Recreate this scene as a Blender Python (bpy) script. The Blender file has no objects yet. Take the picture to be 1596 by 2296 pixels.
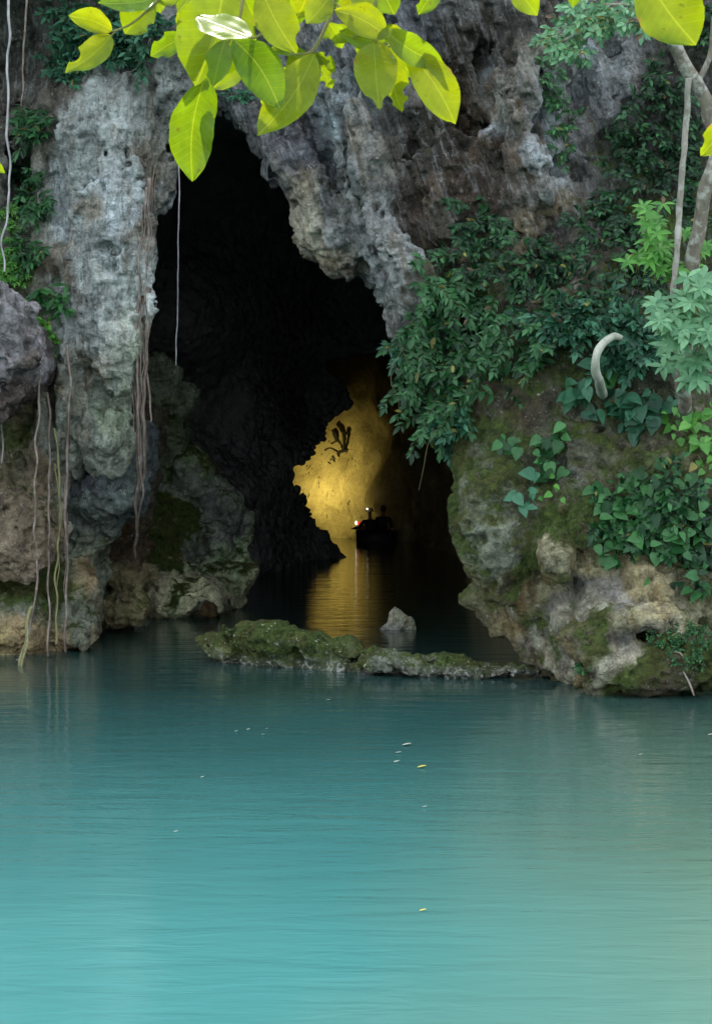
import bpy, math, random
import numpy as np
from mathutils import Vector, Matrix, noise as mnoise
from mathutils.bvhtree import BVHTree

R = math.radians
sc = bpy.context.scene
COL = sc.collection
random.seed(7)
RNG = np.random.default_rng(7)

# ------------------------------------------------------------------ camera
F = 3800.0                       # focal length in units of a 1596 x 2296 picture
CAM_H = 2.5
PITCH = math.atan(108 / F)
cam_d = bpy.data.cameras.new('camera')
cam = bpy.data.objects.new('camera', cam_d)
COL.objects.link(cam)
cam.location = (0, 0, CAM_H)
cam.rotation_euler = (R(90) - PITCH, 0, 0)
cam_d.sensor_fit = 'VERTICAL'
cam_d.sensor_height = 36
cam_d.sensor_width = 36
cam_d.lens = F / 2296 * 36
cam_d.clip_start = 0.05
cam_d.clip_end = 500
cam_d.dof.use_dof = True
cam_d.dof.focus_distance = 21
cam_d.dof.aperture_fstop = 45
sc.camera = cam
sc.render.resolution_x = 711
sc.render.resolution_y = 1024

# ------------------------------------------------------------------ world, sun, exposure
SUN_EL, SUN_AZ = R(63), R(-14)        # the sun stands beyond the cliff, a little left
world = bpy.data.worlds.new('World')
sc.world = world
world.use_nodes = True
wn = world.node_tree.nodes
wl = world.node_tree.links
bg = wn['Background']
sky = wn.new('ShaderNodeTexSky')
sky.sky_type = 'NISHITA'
sky.sun_disc = False
sky.sun_elevation = SUN_EL
sky.sun_rotation = SUN_AZ
sky.air_density = 1.0
sky.dust_density = 2.0
hs = wn.new('ShaderNodeHueSaturation')          # thin cloud: a paler sky than the clear blue one
hs.inputs['Saturation'].default_value = 0.30
wl.new(sky.outputs[0], hs.inputs['Color'])
wl.new(hs.outputs[0], bg.inputs[0])
bg.inputs[1].default_value = 0.15
sun_d = bpy.data.lights.new('sun', 'SUN')
sun_d.energy = 2.0
sun_d.angle = R(0.53)
sun_d.color = (1.0, 0.95, 0.86)
sun = bpy.data.objects.new('sun', sun_d)
COL.objects.link(sun)
sd = Vector((math.sin(SUN_AZ) * math.cos(SUN_EL), math.cos(SUN_AZ) * math.cos(SUN_EL), math.sin(SUN_EL)))
sun.rotation_euler = sd.to_track_quat('Z', 'Y').to_euler()
sun.location = (0, 0, 60)
sc.view_settings.view_transform = 'Standard'
sc.view_settings.look = 'None'
sc.view_settings.gamma = 1.0
sc.view_settings.exposure = 2.2


def P(u, v, Y):
    """point at depth Y metres on the line through (u, v)"""
    dx = (u - 798) / F
    dz = -(v - 1148) / F
    cp, sp = math.cos(PITCH), math.sin(PITCH)
    yy = cp + dz * sp
    zz = -sp + dz * cp
    t = Y / yy
    return Vector((dx * t, Y, CAM_H + zz * t))


def XZ(u, v, Y):
    p = P(u, v, Y)
    return (p.x, p.z)


# ------------------------------------------------------------------ object helpers
def props(o, label=None, cat=None, group=None, kind=None):
    if label: o['label'] = label
    if cat: o['category'] = cat
    if group: o['group'] = group
    if kind: o['kind'] = kind
    return o


def empty(name, loc, label, cat, group=None):
    o = bpy.data.objects.new(name, None)
    COL.objects.link(o)
    o.location = loc
    o.empty_display_size = 0.2
    return props(o, label, cat, group)


def link_mesh(name, me, mat, parent=None, smooth=True):
    o = bpy.data.objects.new(name, me)
    COL.objects.link(o)
    if mat: me.materials.append(mat)
    if smooth and len(me.polygons):
        me.polygons.foreach_set('use_smooth', np.ones(len(me.polygons), dtype=bool))
    if parent is not None:
        o.parent = parent
        o.matrix_parent_inverse = Matrix.Translation(-Vector(parent.location))
    return o


def mesh_np(name, V, Q=None, T=None):
    me = bpy.data.meshes.new(name)
    V = np.asarray(V, dtype=np.float32)
    loops, starts, n = [], [], 0
    if Q is not None and len(Q):
        Q = np.asarray(Q, dtype=np.int32)
        loops.append(Q.ravel()); starts.append(np.arange(len(Q)) * 4); n = Q.size
    if T is not None and len(T):
        T = np.asarray(T, dtype=np.int32)
        loops.append(T.ravel()); starts.append(n + np.arange(len(T)) * 3)
    L = np.concatenate(loops); S = np.concatenate(starts)
    me.vertices.add(len(V)); me.vertices.foreach_set('co', V.ravel())
    me.loops.add(len(L)); me.loops.foreach_set('vertex_index', L.astype(np.int32))
    me.polygons.add(len(S)); me.polygons.foreach_set('loop_start', S.astype(np.int32))
    me.update(calc_edges=True)
    me.validate()
    return me


def vcol(me, name, C):
    a = me.attributes.new(name, 'FLOAT_COLOR', 'POINT')
    if C.shape[1] == 3:
        C = np.concatenate([C, np.ones((len(C), 1))], 1)
    a.data.foreach_set('color', C.astype(np.float32).ravel())


def lin(r, g, b):
    f = lambda c: (c / 255 / 12.92) if c / 255 <= 0.04045 else ((c / 255 + 0.055) / 1.055) ** 2.4
    return (f(r), f(g), f(b))


# ------------------------------------------------------------------ numpy noise
PERM = np.random.default_rng(3).permutation(512).astype(np.int64)
VAL = np.random.default_rng(4).uniform(-1, 1, 512).astype(np.float32)


def vnoise(p):
    i = np.floor(p).astype(np.int64)
    f = (p - i).astype(np.float32)
    f = f * f * f * (f * (f * 6 - 15) + 10)
    out = np.zeros(len(p), dtype=np.float32)
    for a in (0, 1):
        wa = f[:, 0] if a else 1 - f[:, 0]
        ha = PERM[(i[:, 0] + a) & 511]
        for b in (0, 1):
            wb = wa * (f[:, 1] if b else 1 - f[:, 1])
            hb = PERM[(ha + i[:, 1] + b) & 511]
            for c in (0, 1):
                w = wb * (f[:, 2] if c else 1 - f[:, 2])
                out += w * VAL[PERM[(hb + i[:, 2] + c) & 511]]
    return out


def fbm(p, s, octv=3, gain=0.5, off=0.0):
    p = np.asarray(p, dtype=np.float64)
    o = np.zeros(len(p), dtype=np.float32); a = 1.0
    q = p * s + off
    for k in range(octv):
        o += a * vnoise(q)
        q = q * 2.03 + 17.3
        a *= gain
    return o


def ridged(p, s, octv=3, gain=0.5, off=0.0):
    p = np.asarray(p, dtype=np.float64)
    o = np.zeros(len(p), dtype=np.float32); a = 1.0
    q = p * s + off
    for k in range(octv):
        o += a * (1 - 2 * np.abs(vnoise(q)))
        q = q * 2.1 + 31.7
        a *= gain
    return o


# ------------------------------------------------------------------ rock solids: signed distance fields meshed by surface nets
def poly_sdf(pts, X, Z):
    d = np.full(X.shape, 1e9); inside = np.zeros(X.shape, dtype=bool)
    n = len(pts)
    for i in range(n):
        ax, az = pts[i]; bx, bz = pts[(i + 1) % n]
        ex, ez = bx - ax, bz - az
        px, pz = X - ax, Z - az
        t = np.clip((px * ex + pz * ez) / (ex * ex + ez * ez + 1e-12), 0, 1)
        d = np.minimum(d, (px - t * ex) ** 2 + (pz - t * ez) ** 2)
        c = ((az > Z) != (bz > Z)) & (X < ex * (Z - az) / (ez if abs(ez) > 1e-9 else 1e-9) + ax)
        inside ^= c
    d = np.sqrt(d)
    return np.where(inside, -d, d)


def surface_nets(vol, org, h):
    nx, ny, nz = vol.shape
    s = vol < 0
    cnt = np.zeros((nx - 1, ny - 1, nz - 1), dtype=np.int8)
    for a in (0, 1):
        for b in (0, 1):
            for c in (0, 1):
                cnt += s[a:nx - 1 + a, b:ny - 1 + b, c:nz - 1 + c]
    act = (cnt > 0) & (cnt < 8)
    idx = np.full(act.shape, -1, dtype=np.int64)
    I, J, K = np.nonzero(act)
    idx[I, J, K] = np.arange(len(I))
    acc = np.zeros((len(I), 3)); num = np.zeros(len(I))
    corners = [(a, b, c) for a in (0, 1) for b in (0, 1) for c in (0, 1)]
    for p in corners:
        for ax in range(3):
            if p[ax]: continue
            q = list(p); q[ax] = 1
            v0 = vol[I + p[0], J + p[1], K + p[2]]; v1 = vol[I + q[0], J + q[1], K + q[2]]
            m = (v0 < 0) != (v1 < 0)
            t = np.where(m, v0 / np.where(m, v0 - v1, 1), 0)
            pt = np.tile(np.array(p, dtype=float), (len(I), 1)); pt[:, ax] = t
            acc += pt * m[:, None]; num += m
    V = np.stack([I, J, K], 1) + acc / num[:, None]
    V = V * h + np.array(org)
    Q = []
    for ax in range(3):
        sl0 = [slice(1, -1)] * 3; sl1 = [slice(1, -1)] * 3
        sl0[ax] = slice(0, -1); sl1[ax] = slice(1, None)
        a = s[tuple(sl0)]; b = s[tuple(sl1)]
        e = np.nonzero(a != b)
        e = [e[0].copy(), e[1].copy(), e[2].copy()]
        flip = a[e[0], e[1], e[2]]
        for k in range(3):
            if k != ax: e[k] += 1
        o1, o2 = [(1, 2), (2, 0), (0, 1)][ax]
        def cell(d1, d2):
            c = [e[0].copy(), e[1].copy(), e[2].copy()]
            c[o1] -= d1; c[o2] -= d2
            return idx[c[0], c[1], c[2]]
        q = np.stack([cell(1, 1), cell(0, 1), cell(0, 0), cell(1, 0)], 1)
        q[~flip] = q[~flip][:, ::-1]
        Q.append(q)
    return V, np.concatenate(Q)


def shepard(ctrl, X, Z, pw=3.0, eps=0.15):
    num = np.zeros(X.shape); den = np.zeros(X.shape)
    for (x, z, y) in ctrl:
        w = 1 / ((X - x) ** 2 + (Z - z) ** 2 + eps) ** (pw / 2)
        num += w * y; den += w
    return num / den


def vnormals(V, Q):
    n = np.zeros_like(V)
    fn = np.cross(V[Q[:, 2]] - V[Q[:, 0]], V[Q[:, 3]] - V[Q[:, 1]])
    for k in range(4):
        np.add.at(n, Q[:, k], fn)
    return n / (np.linalg.norm(n, axis=1, keepdims=True) + 1e-12)


def subdiv(V, Q):
    """one linear split of a quad mesh, then a light smoothing of the new points"""
    e = np.concatenate([Q[:, [0, 1]], Q[:, [1, 2]], Q[:, [2, 3]], Q[:, [3, 0]]])
    es = np.sort(e, 1)
    key = es[:, 0] * (len(V) + 1) + es[:, 1]
    uq, inv = np.unique(key, return_inverse=True)
    a = uq // (len(V) + 1); b = uq % (len(V) + 1)
    mid = (V[a] + V[b]) / 2
    fc = V[Q].mean(1)
    n0, n1 = len(V), len(V) + len(mid)
    m = inv.reshape(4, -1) + n0
    f = np.arange(len(Q)) + n1
    VV = np.concatenate([V, mid, fc])
    QQ = np.concatenate([np.stack([Q[:, 0], m[0], f, m[3]], 1), np.stack([Q[:, 1], m[1], f, m[0]], 1),
                         np.stack([Q[:, 2], m[2], f, m[1]], 1), np.stack([Q[:, 3], m[3], f, m[2]], 1)])
    acc = np.zeros_like(VV); num = np.zeros(len(VV))
    for k in range(4):
        for j in (1, 3):
            np.add.at(acc, QQ[:, k], VV[QQ[:, (k + j) % 4]]); np.add.at(num, QQ[:, k], 1)
    VV = VV * 0.4 + 0.6 * acc / num[:, None]
    return VV, QQ


BVH = {}


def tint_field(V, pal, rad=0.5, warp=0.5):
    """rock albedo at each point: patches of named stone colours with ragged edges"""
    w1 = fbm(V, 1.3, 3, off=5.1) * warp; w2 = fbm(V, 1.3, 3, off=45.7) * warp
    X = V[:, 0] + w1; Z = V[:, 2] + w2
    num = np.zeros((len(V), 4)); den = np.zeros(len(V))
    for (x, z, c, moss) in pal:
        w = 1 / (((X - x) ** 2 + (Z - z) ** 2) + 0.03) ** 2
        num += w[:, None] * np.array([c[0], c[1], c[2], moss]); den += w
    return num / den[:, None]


def rock(name, outline, depth_ctrl, thick, h, R0=0.5, taper=0.25, namp=0.22, nscale=0.9, streak=0.0,
         streak_dir=(0.0, -1.0), blobs=(), pal=(), mat=None, seed=0.0, Yref=22.0, zmin=-0.7, fine=0.03, sub=True,
         xclip=None, zclip=None, caps=(), gain=1.0, streak_z=None, zst=1.0):
    pts = [XZ(p[0], p[1], p[2] if len(p) > 2 else Yref) for p in outline]
    ctrl = [(XZ(u, v, Y)[0], XZ(u, v, Y)[1], Y) for (u, v, Y) in depth_ctrl]
    xs = [p[0] for p in pts]; zs = [p[1] for p in pts]
    y0 = min(c[2] for c in ctrl) - 1.0; y1 = max(c[2] for c in ctrl) + thick + 0.5
    x0, x1 = min(xs) - 0.5, max(xs) + 0.5
    z0, z1 = max(min(zs) - 0.5, zmin - 0.3), max(zs) + 0.5
    if xclip: x0, x1 = max(x0, xclip[0]), min(x1, xclip[1])
    if zclip: z1 = min(z1, zclip)
    gx = np.arange(x0, x1 + h, h); gy = np.arange(y0, y1 + h, h); gz = np.arange(z0, z1 + h, h)
    X2, Z2 = np.meshgrid(gx, gz, indexing='ij')
    s2 = poly_sdf(pts, X2, Z2)
    yf = shepard(ctrl, X2, Z2)
    Y3 = gy[None, :, None]
    a = s2[:, None, :] + taper * np.maximum(Y3 - yf[:, None, :], 0) + R0
    b = yf[:, None, :] - Y3 + R0
    vol = np.minimum(np.maximum(a, b), 0) + np.sqrt(np.maximum(a, 0) ** 2 + np.maximum(b, 0) ** 2) - R0
    vol = np.maximum(vol, Y3 - (yf[:, None, :] + thick)).astype(np.float32)
    del a, b
    for (u, v, Y, rx, ry, rz, sgn, k) in blobs:
        c = P(u, v, Y)
        i0, i1 = np.searchsorted(gx, [c.x - rx * 1.6 - k, c.x + rx * 1.6 + k])
        j0, j1 = np.searchsorted(gy, [c.y - ry * 1.6 - k, c.y + ry * 1.6 + k])
        k0, k1 = np.searchsorted(gz, [c.z - rz * 1.6 - k, c.z + rz * 1.6 + k])
        if i1 <= i0 or j1 <= j0 or k1 <= k0: continue
        sub_ = vol[i0:i1, j0:j1, k0:k1]
        dx = (gx[i0:i1, None, None] - c.x) / rx; dy = (gy[None, j0:j1, None] - c.y) / ry; dz = (gz[None, None, k0:k1] - c.z) / rz
        e = (np.sqrt(dx * dx + dy * dy + dz * dz) - 1) * min(rx, ry, rz)
        if sgn > 0:
            hh = np.clip(0.5 + 0.5 * (sub_ - e) / k, 0, 1)
            vol[i0:i1, j0:j1, k0:k1] = sub_ * (1 - hh) + e * hh - k * hh * (1 - hh)
        else:
            e = -e
            hh = np.clip(0.5 - 0.5 * (sub_ - e) / k, 0, 1)
            vol[i0:i1, j0:j1, k0:k1] = sub_ * (1 - hh) + e * hh + k * hh * (1 - hh)
    for (cp, rad, sgn, k) in caps:
        cp = [P(*q) for q in cp]
        for A, B in zip(cp[:-1], cp[1:]):
            m = rad + k + 0.1
            i0, i1 = np.searchsorted(gx, [min(A.x, B.x) - m, max(A.x, B.x) + m])
            j0, j1 = np.searchsorted(gy, [min(A.y, B.y) - m, max(A.y, B.y) + m])
            k0, k1 = np.searchsorted(gz, [min(A.z, B.z) - m, max(A.z, B.z) + m])
            if i1 <= i0 or j1 <= j0 or k1 <= k0: continue
            sub_ = vol[i0:i1, j0:j1, k0:k1]
            ab = B - A
            px = gx[i0:i1, None, None] - A.x; py = gy[None, j0:j1, None] - A.y; pz = gz[None, None, k0:k1] - A.z
            t = np.clip((px * ab.x + py * ab.y + pz * ab.z) / ab.length_squared, 0, 1)
            e = np.sqrt((px - t * ab.x) ** 2 + (py - t * ab.y) ** 2 + (pz - t * ab.z) ** 2) - rad
            if sgn > 0:
                hh = np.clip(0.5 + 0.5 * (sub_ - e) / k, 0, 1)
                vol[i0:i1, j0:j1, k0:k1] = sub_ * (1 - hh) + e * hh - k * hh * (1 - hh)
            else:
                e = -e
                hh = np.clip(0.5 - 0.5 * (sub_ - e) / k, 0, 1)
                vol[i0:i1, j0:j1, k0:k1] = sub_ * (1 - hh) + e * hh + k * hh * (1 - hh)
    near = np.abs(vol) < (namp * 2.2 + streak * 1.6 + 0.15)
    I, J, K = np.nonzero(near)
    pp = np.stack([gx[I], gy[J], gz[K]], 1)
    pn = pp * np.array([1.0, 1.0, zst])
    nv = fbm(pn, nscale, 4, 0.5, off=seed) * namp * 0.8 - ridged(pn, nscale * 1.9, 4, 0.55, off=seed + 9) * namp * 0.42
    tq = fbm(pn * np.array([1.0, 1.0, 1.3]), nscale * 1.5, 2, 0.5, off=seed + 33) * 2.6
    tf = tq - np.floor(tq)
    nv = nv + (np.floor(tq) + np.clip((tf - 0.5) * 3.5 + 0.5, 0, 1)) * namp * 0.22
    if streak_z: nv = nv * np.clip((pp[:, 2] - streak_z[0]) / (streak_z[1] - streak_z[0]), 0.68, 1)
    if streak:
        dx, dz = streak_dir
        L = math.hypot(dx, dz); dx /= L; dz /= L
        al = pp[:, 0] * dx + pp[:, 2] * dz; ac = pp[:, 0] * (-dz) + pp[:, 2] * dx
        q = np.stack([ac * 1.0 + 0.25 * fbm(pp, 0.8, 2, off=3), pp[:, 1] * 0.8, al * 0.22], 1)
        sw = 1.0 if streak_z is None else np.clip((pp[:, 2] - streak_z[0]) / (streak_z[1] - streak_z[0]), 0.15, 1)
        nv = nv - ridged(q, 2.1, 3, 0.55, off=seed + 21) * streak * sw
    vol[I, J, K] += nv.astype(np.float32)
    # close the solid at the edges of its block
    vol[0] = vol[-1] = 0.05; vol[:, 0] = vol[:, -1] = 0.05; vol[:, :, 0] = vol[:, :, -1] = 0.05
    V, Q = surface_nets(vol, (gx[0], gy[0], gz[0]), h)
    del vol
    if sub: V, Q = subdiv(V, Q)
    N = vnormals(V, Q)
    d = fbm(V, 3.2, 4, 0.6, off=seed + 2) * fine + ridged(V, 6.0, 3, 0.5, off=seed + 4) * fine * 0.6
    d = d - np.clip(fbm(V, 4.5, 2, off=seed + 77) - 0.42, 0, 1) * fine * 6 - np.clip(fbm(V, 9.0, 2, off=seed + 91) - 0.45, 0, 1) * fine * 3.5
    V = V + N * d[:, None]
    me = mesh_np(name, V, Q)
    c = tint_field(V, [(XZ(u, v, Y)[0], XZ(u, v, Y)[1], lin(*rgb), m) for (u, v, Y, rgb, m) in pal])
    vcol(me, 'tint', np.clip(c[:, :3] * gain * np.array([0.99, 1.03, 0.96]), 0, 0.75))
    a = me.attributes.new('moss', 'FLOAT', 'POINT'); a.data.foreach_set('value', c[:, 3].astype(np.float32))
    BVH[name] = BVHTree.FromPolygons([tuple(v) for v in V], [tuple(q) for q in Q]) if name in ('cliff_left', 'cliff_right') else None
    o = link_mesh(name, me, mat)
    return o


# ------------------------------------------------------------------ materials
class NT:
    def __init__(s, name):
        s.m = bpy.data.materials.new(name); s.m.use_nodes = True
        s.t = s.m.node_tree; s.n = s.t.nodes; s.l = s.t.links
        s.b = s.n['Principled BSDF']; s.out = s.n['Material Output']

    def new(s, typ, **kw):
        x = s.n.new(typ)
        for k, v in kw.items(): setattr(x, k, v)
        return x

    def set(s, node, key, val):
        i = node.inputs[key]
        if isinstance(val, bpy.types.NodeSocket): s.l.new(val, i)
        else: i.default_value = val

    def noise(s, scale, detail=4, rough=0.6, vec=None, dist=0.0):
        x = s.new('ShaderNodeTexNoise')
        x.inputs['Scale'].default_value = scale; x.inputs['Detail'].default_value = detail
        x.inputs['Roughness'].default_value = rough; x.inputs['Distortion'].default_value = dist
        s.l.new(vec if vec else s.pos(), x.inputs['Vector'])
        return x.outputs['Fac']

    def pos(s):
        if not hasattr(s, '_p'): s._p = s.new('ShaderNodeTexCoord').outputs['Object']
        return s._p

    def ramp(s, fac, a, b, ca=(0, 0, 0, 1), cb=(1, 1, 1, 1)):
        x = s.new('ShaderNodeMapRange'); x.clamp = True
        s.set(x, 'Value', fac); x.inputs['From Min'].default_value = a; x.inputs['From Max'].default_value = b
        x.inputs['To Min'].default_value = ca if isinstance(ca, (int, float)) else 0
        x.inputs['To Max'].default_value = cb if isinstance(cb, (int, float)) else 1
        return x.outputs[0]

    def math(s, op, a, b=0.0):
        x = s.new('ShaderNodeMath', operation=op); s.set(x, 0, a); s.set(x, 1, b)
        return x.outputs[0]

    def mix(s, fac, a, b, mode='MIX'):
        x = s.new('ShaderNodeMix', data_type='RGBA', blend_type=mode)
        s.set(x, 0, fac)
        for k, v in ((6, a), (7, b)):
            if isinstance(v, tuple): v = (*v[:3], 1)
            s.set(x, k, v)
        return x.outputs[2]

    def attr(s, name):
        x = s.new('ShaderNodeAttribute', attribute_name=name)
        return x

    def map(s, scale, rot=(0, 0, 0), vec=None):
        x = s.new('ShaderNodeMapping')
        s.l.new(vec if vec else s.pos(), x.inputs[0]); x.inputs['Scale'].default_value = scale
        x.inputs['Rotation'].default_value = rot
        return x.outputs[0]

    def along(s, scale, rot):
        x = s.new('ShaderNodeMapping'); x.vector_type = 'TEXTURE'
        s.l.new(s.pos(), x.inputs[0]); x.inputs['Rotation'].default_value = rot
        x.inputs['Scale'].default_value = tuple(1 / k for k in scale)
        return x.outputs[0]

    def bump(s, h, strength=0.5, dist=0.02, normal=None):
        x = s.new('ShaderNodeBump'); s.l.new(h, x.inputs['Height'])
        x.inputs['Strength'].default_value = strength; x.inputs['Distance'].default_value = dist
        if normal: s.l.new(normal, x.inputs['Normal'])
        return x.outputs[0]


def rock_material(name, streaks=0.0, spots=0.5, wet=0.0, shore=False):
    t = NT(name)
    tint = t.attr('tint').outputs['Color']; moss = t.attr('moss').outputs['Fac']
    geo = t.new('ShaderNodeNewGeometry')
    up = t.new('ShaderNodeSeparateXYZ'); t.l.new(geo.outputs['Normal'], up.inputs[0])
    big = t.ramp(t.noise(1.7, 5, 0.62, dist=0.6), 0.3, 0.72, 0.55, 1.35)
    mid = t.ramp(t.noise(8.0, 6, 0.7, dist=0.3), 0.3, 0.7, 0.6, 1.35)
    fin = t.ramp(t.noise(38.0, 5, 0.75), 0.28, 0.72, 0.62, 1.35)
    k = t.math('MULTIPLY', t.math('MULTIPLY', big, mid), fin)
    c = t.mix(1.0, tint, t.new('ShaderNodeCombineColor').outputs[0], 'MULTIPLY')
    cc = t.n[-1]
    comb = [n for n in t.n if n.bl_idname == 'ShaderNodeCombineColor'][-1]
    for i in range(3): t.l.new(k, comb.inputs[i])
    # warm iron and tannin stains running down the face
    tilt = -0.36 if streaks > 0.5 else 0.03
    vm = t.along((6.0, 5.0, 0.6), (0, tilt * 0.8, 0))
    st = t.ramp(t.noise(1.0, 5, 0.6, vec=vm, dist=0.8), 0.5, 0.68)
    c = t.mix(t.math('MULTIPLY', st, 0.55 + streaks * 0.3), c, t.mix(1.0, c, (0.50, 0.38, 0.25), 'MULTIPLY'))
    sepp = t.new('ShaderNodeSeparateXYZ'); t.l.new(t.pos(), sepp.inputs[0])
    hi = t.ramp(sepp.outputs[2], 3.2, 4.6)
    st2 = t.ramp(t.noise(1.3, 4, 0.6, vec=t.along((8.0, 6.0, 0.8), (0, tilt, 0)), dist=0.9), 0.53, 0.66)
    c = t.mix(t.math('MULTIPLY', t.math('MULTIPLY', st2, hi), 0.34 + streaks * 0.05), c, (0.44, 0.46, 0.46))
    st3 = t.ramp(t.noise(1.1, 5, 0.65, vec=t.along((11.0, 8.0, 0.9), (0, tilt, 0)), dist=0.7), 0.52, 0.62)
    c = t.mix(t.math('MULTIPLY', t.math('MULTIPLY', st3, hi), 0.55), c, t.mix(1.0, c, (0.30, 0.29, 0.27), 'MULTIPLY'))
    # dark algae blotches
    al = t.ramp(t.noise(2.6, 6, 0.7, dist=1.0), 0.52, 0.66)
    c = t.mix(t.math('MULTIPLY', al, 0.62), c, t.mix(1.0, c, (0.22, 0.24, 0.23), 'MULTIPLY'))
    # pale lichen crusts
    vo = t.new('ShaderNodeTexVoronoi'); vo.feature = 'F1'; vo.inputs['Scale'].default_value = 11.0
    vo.inputs['Randomness'].default_value = 1.0
    nz = t.new('ShaderNodeTexNoise'); nz.inputs['Scale'].default_value = 14; t.l.new(t.pos(), nz.inputs['Vector'])
    vadd = t.new('ShaderNodeVectorMath', operation='MULTIPLY_ADD'); t.l.new(nz.outputs['Color'], vadd.inputs[0])
    vadd.inputs[1].default_value = (0.14, 0.14, 0.14); t.l.new(t.pos(), vadd.inputs[2]); t.l.new(vadd.outputs[0], vo.inputs['Vector'])
    sp = t.ramp(vo.outputs['Distance'], 0.30, 0.16)
    gate = t.ramp(t.noise(3.1, 4, 0.6), 0.52, 0.62)
    c = t.mix(t.math('MULTIPLY', t.math('MULTIPLY', sp, gate), spots), c, (0.52, 0.54, 0.50))
    # small bright chips and calcite flecks
    fk = t.ramp(t.noise(19.0, 3, 0.55, dist=1.5), 0.665, 0.70)
    fg = t.ramp(t.noise(1.6, 3, 0.6), 0.42, 0.6)
    c = t.mix(t.math('MULTIPLY', t.math('MULTIPLY', fk, fg), 0.75), c, (0.58, 0.58, 0.55))
    pit_shade = t.ramp(t.noise(13.0, 4, 0.6, dist=0.8), 0.36, 0.30)  # dark specks in the colour stand in for shade inside small pits
    c = t.mix(t.math('MULTIPLY', pit_shade, 0.6), c, t.mix(1.0, c, (0.25, 0.25, 0.24), 'MULTIPLY'))
    # moss on the upper sides and where the stone stays damp
    mn = t.noise(3.4, 6, 0.72)
    ms = t.math('ADD', t.math('MULTIPLY', moss, 1.1), t.math('ADD', t.math('MULTIPLY', up.outputs[2], 0.22), t.math('MULTIPLY', mn, 1.5)))
    mf = t.ramp(ms, 1.12 - streaks * 0.07, 1.34 - streaks * 0.05)
    mcol = t.mix(t.ramp(t.noise(17.0, 5, 0.75), 0.32, 0.68), (0.010, 0.026, 0.006), (0.105, 0.160, 0.028))
    mcol = t.mix(t.ramp(t.noise(2.0, 3), 0.45, 0.6), mcol, t.mix(0.5, mcol, (0.075, 0.062, 0.018)))
    c = t.mix(mf, c, mcol)
    if shore:
        sh = t.ramp(t.math('ADD', sepp.outputs[2], t.math('MULTIPLY', t.noise(4.0, 3), 0.35)), 0.33, 0.17)
        wh = t.ramp(t.noise(9.0, 4, 0.6, dist=1.2), 0.50, 0.58)
        c = t.mix(t.math('MULTIPLY', sh, 0.65), c, (0.085, 0.10, 0.085))
        c = t.mix(t.math('MULTIPLY', t.math('MULTIPLY', wh, sh), 0.85), c, (0.55, 0.56, 0.52))
        dots = t.ramp(t.noise(24.0, 2, 0.5), 0.66, 0.70)
        c = t.mix(t.math('MULTIPLY', dots, 0.7), c, (0.50, 0.52, 0.42))
    t.l.new(c, t.b.inputs['Base Color'])
    t.b.inputs['Roughness'].default_value = 0.86 - wet
    t.b.inputs['Specular IOR Level'].default_value = 0.3 + wet * 0.4
    vc = t.new('ShaderNodeTexVoronoi'); vc.feature = 'DISTANCE_TO_EDGE'; vc.inputs['Scale'].default_value = 3.2
    v2 = t.new('ShaderNodeVectorMath', operation='MULTIPLY_ADD'); t.l.new(nz.outputs['Color'], v2.inputs[0])
    v2.inputs[1].default_value = (0.5, 0.5, 0.5); t.l.new(t.map((1.0, 1.0, 0.55)), v2.inputs[2]); t.l.new(v2.outputs[0], vc.inputs['Vector'])
    crack = t.math('MULTIPLY', t.ramp(vc.outputs['Distance'], 0.035, 0.0), t.ramp(t.noise(2.2, 3), 0.48, 0.58))
    h1 = t.noise(5.0, 8, 0.68, dist=0.4); h2 = t.noise(26.0, 6, 0.7)
    h3 = t.ramp(vo.outputs['Distance'], 0.0, 0.5)
    hh = t.math('ADD', t.math('MULTIPLY', h1, 1.0), t.math('ADD', t.math('MULTIPLY', h2, 0.30), t.math('MULTIPLY', h3, 0.16)))
    hh = t.math('SUBTRACT', hh, t.math('MULTIPLY', crack, 0.35))
    hh = t.math('ADD', hh, t.math('MULTIPLY', t.math('MULTIPLY', mf, t.noise(60.0, 3, 0.7)), 0.25))
    t.l.new(t.bump(hh, 1.0, 0.13), t.b.inputs['Normal'])
    return t.m


ROCK = rock_material('limestone')
ROCK_CURTAIN = rock_material('limestone_curtain', streaks=0.8, spots=0.35)
ROCK_MOSSY = rock_material('mossy_stone', spots=0.9, shore=True)


def cave_material():
    t = NT('cave_stone')
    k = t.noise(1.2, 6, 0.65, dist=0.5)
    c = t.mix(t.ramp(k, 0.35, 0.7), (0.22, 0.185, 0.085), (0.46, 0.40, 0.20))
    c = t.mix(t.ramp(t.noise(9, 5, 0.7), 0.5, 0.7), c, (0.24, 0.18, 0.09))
    # dark mineral crusts in short drips and curls, as thick as a hand, near the middle of the wall
    dr = t.ramp(t.noise(2.4, 3, 0.55, vec=t.map((1.0, 1.0, 0.45), rot=(0, 0.4, 0)), dist=1.8), 0.665, 0.685)
    c = t.mix(t.math('MULTIPLY', dr, 0.9), c, (0.012, 0.010, 0.008))
    t.l.new(c, t.b.inputs['Base Color'])
    t.b.inputs['Roughness'].default_value = 0.9
    t.l.new(t.bump(t.noise(3.0, 7, 0.65), 0.8, 0.12), t.b.inputs['Normal'])
    return t.m


CAVE = cave_material()


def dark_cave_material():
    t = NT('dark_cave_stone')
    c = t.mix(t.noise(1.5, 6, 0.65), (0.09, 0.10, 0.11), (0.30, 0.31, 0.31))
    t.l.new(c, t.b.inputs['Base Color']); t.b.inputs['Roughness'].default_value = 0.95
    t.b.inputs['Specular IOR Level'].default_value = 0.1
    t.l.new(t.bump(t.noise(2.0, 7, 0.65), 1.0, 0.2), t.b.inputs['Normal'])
    return t.m


DARKCAVE = dark_cave_material()
DARKCRUST = None


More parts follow.
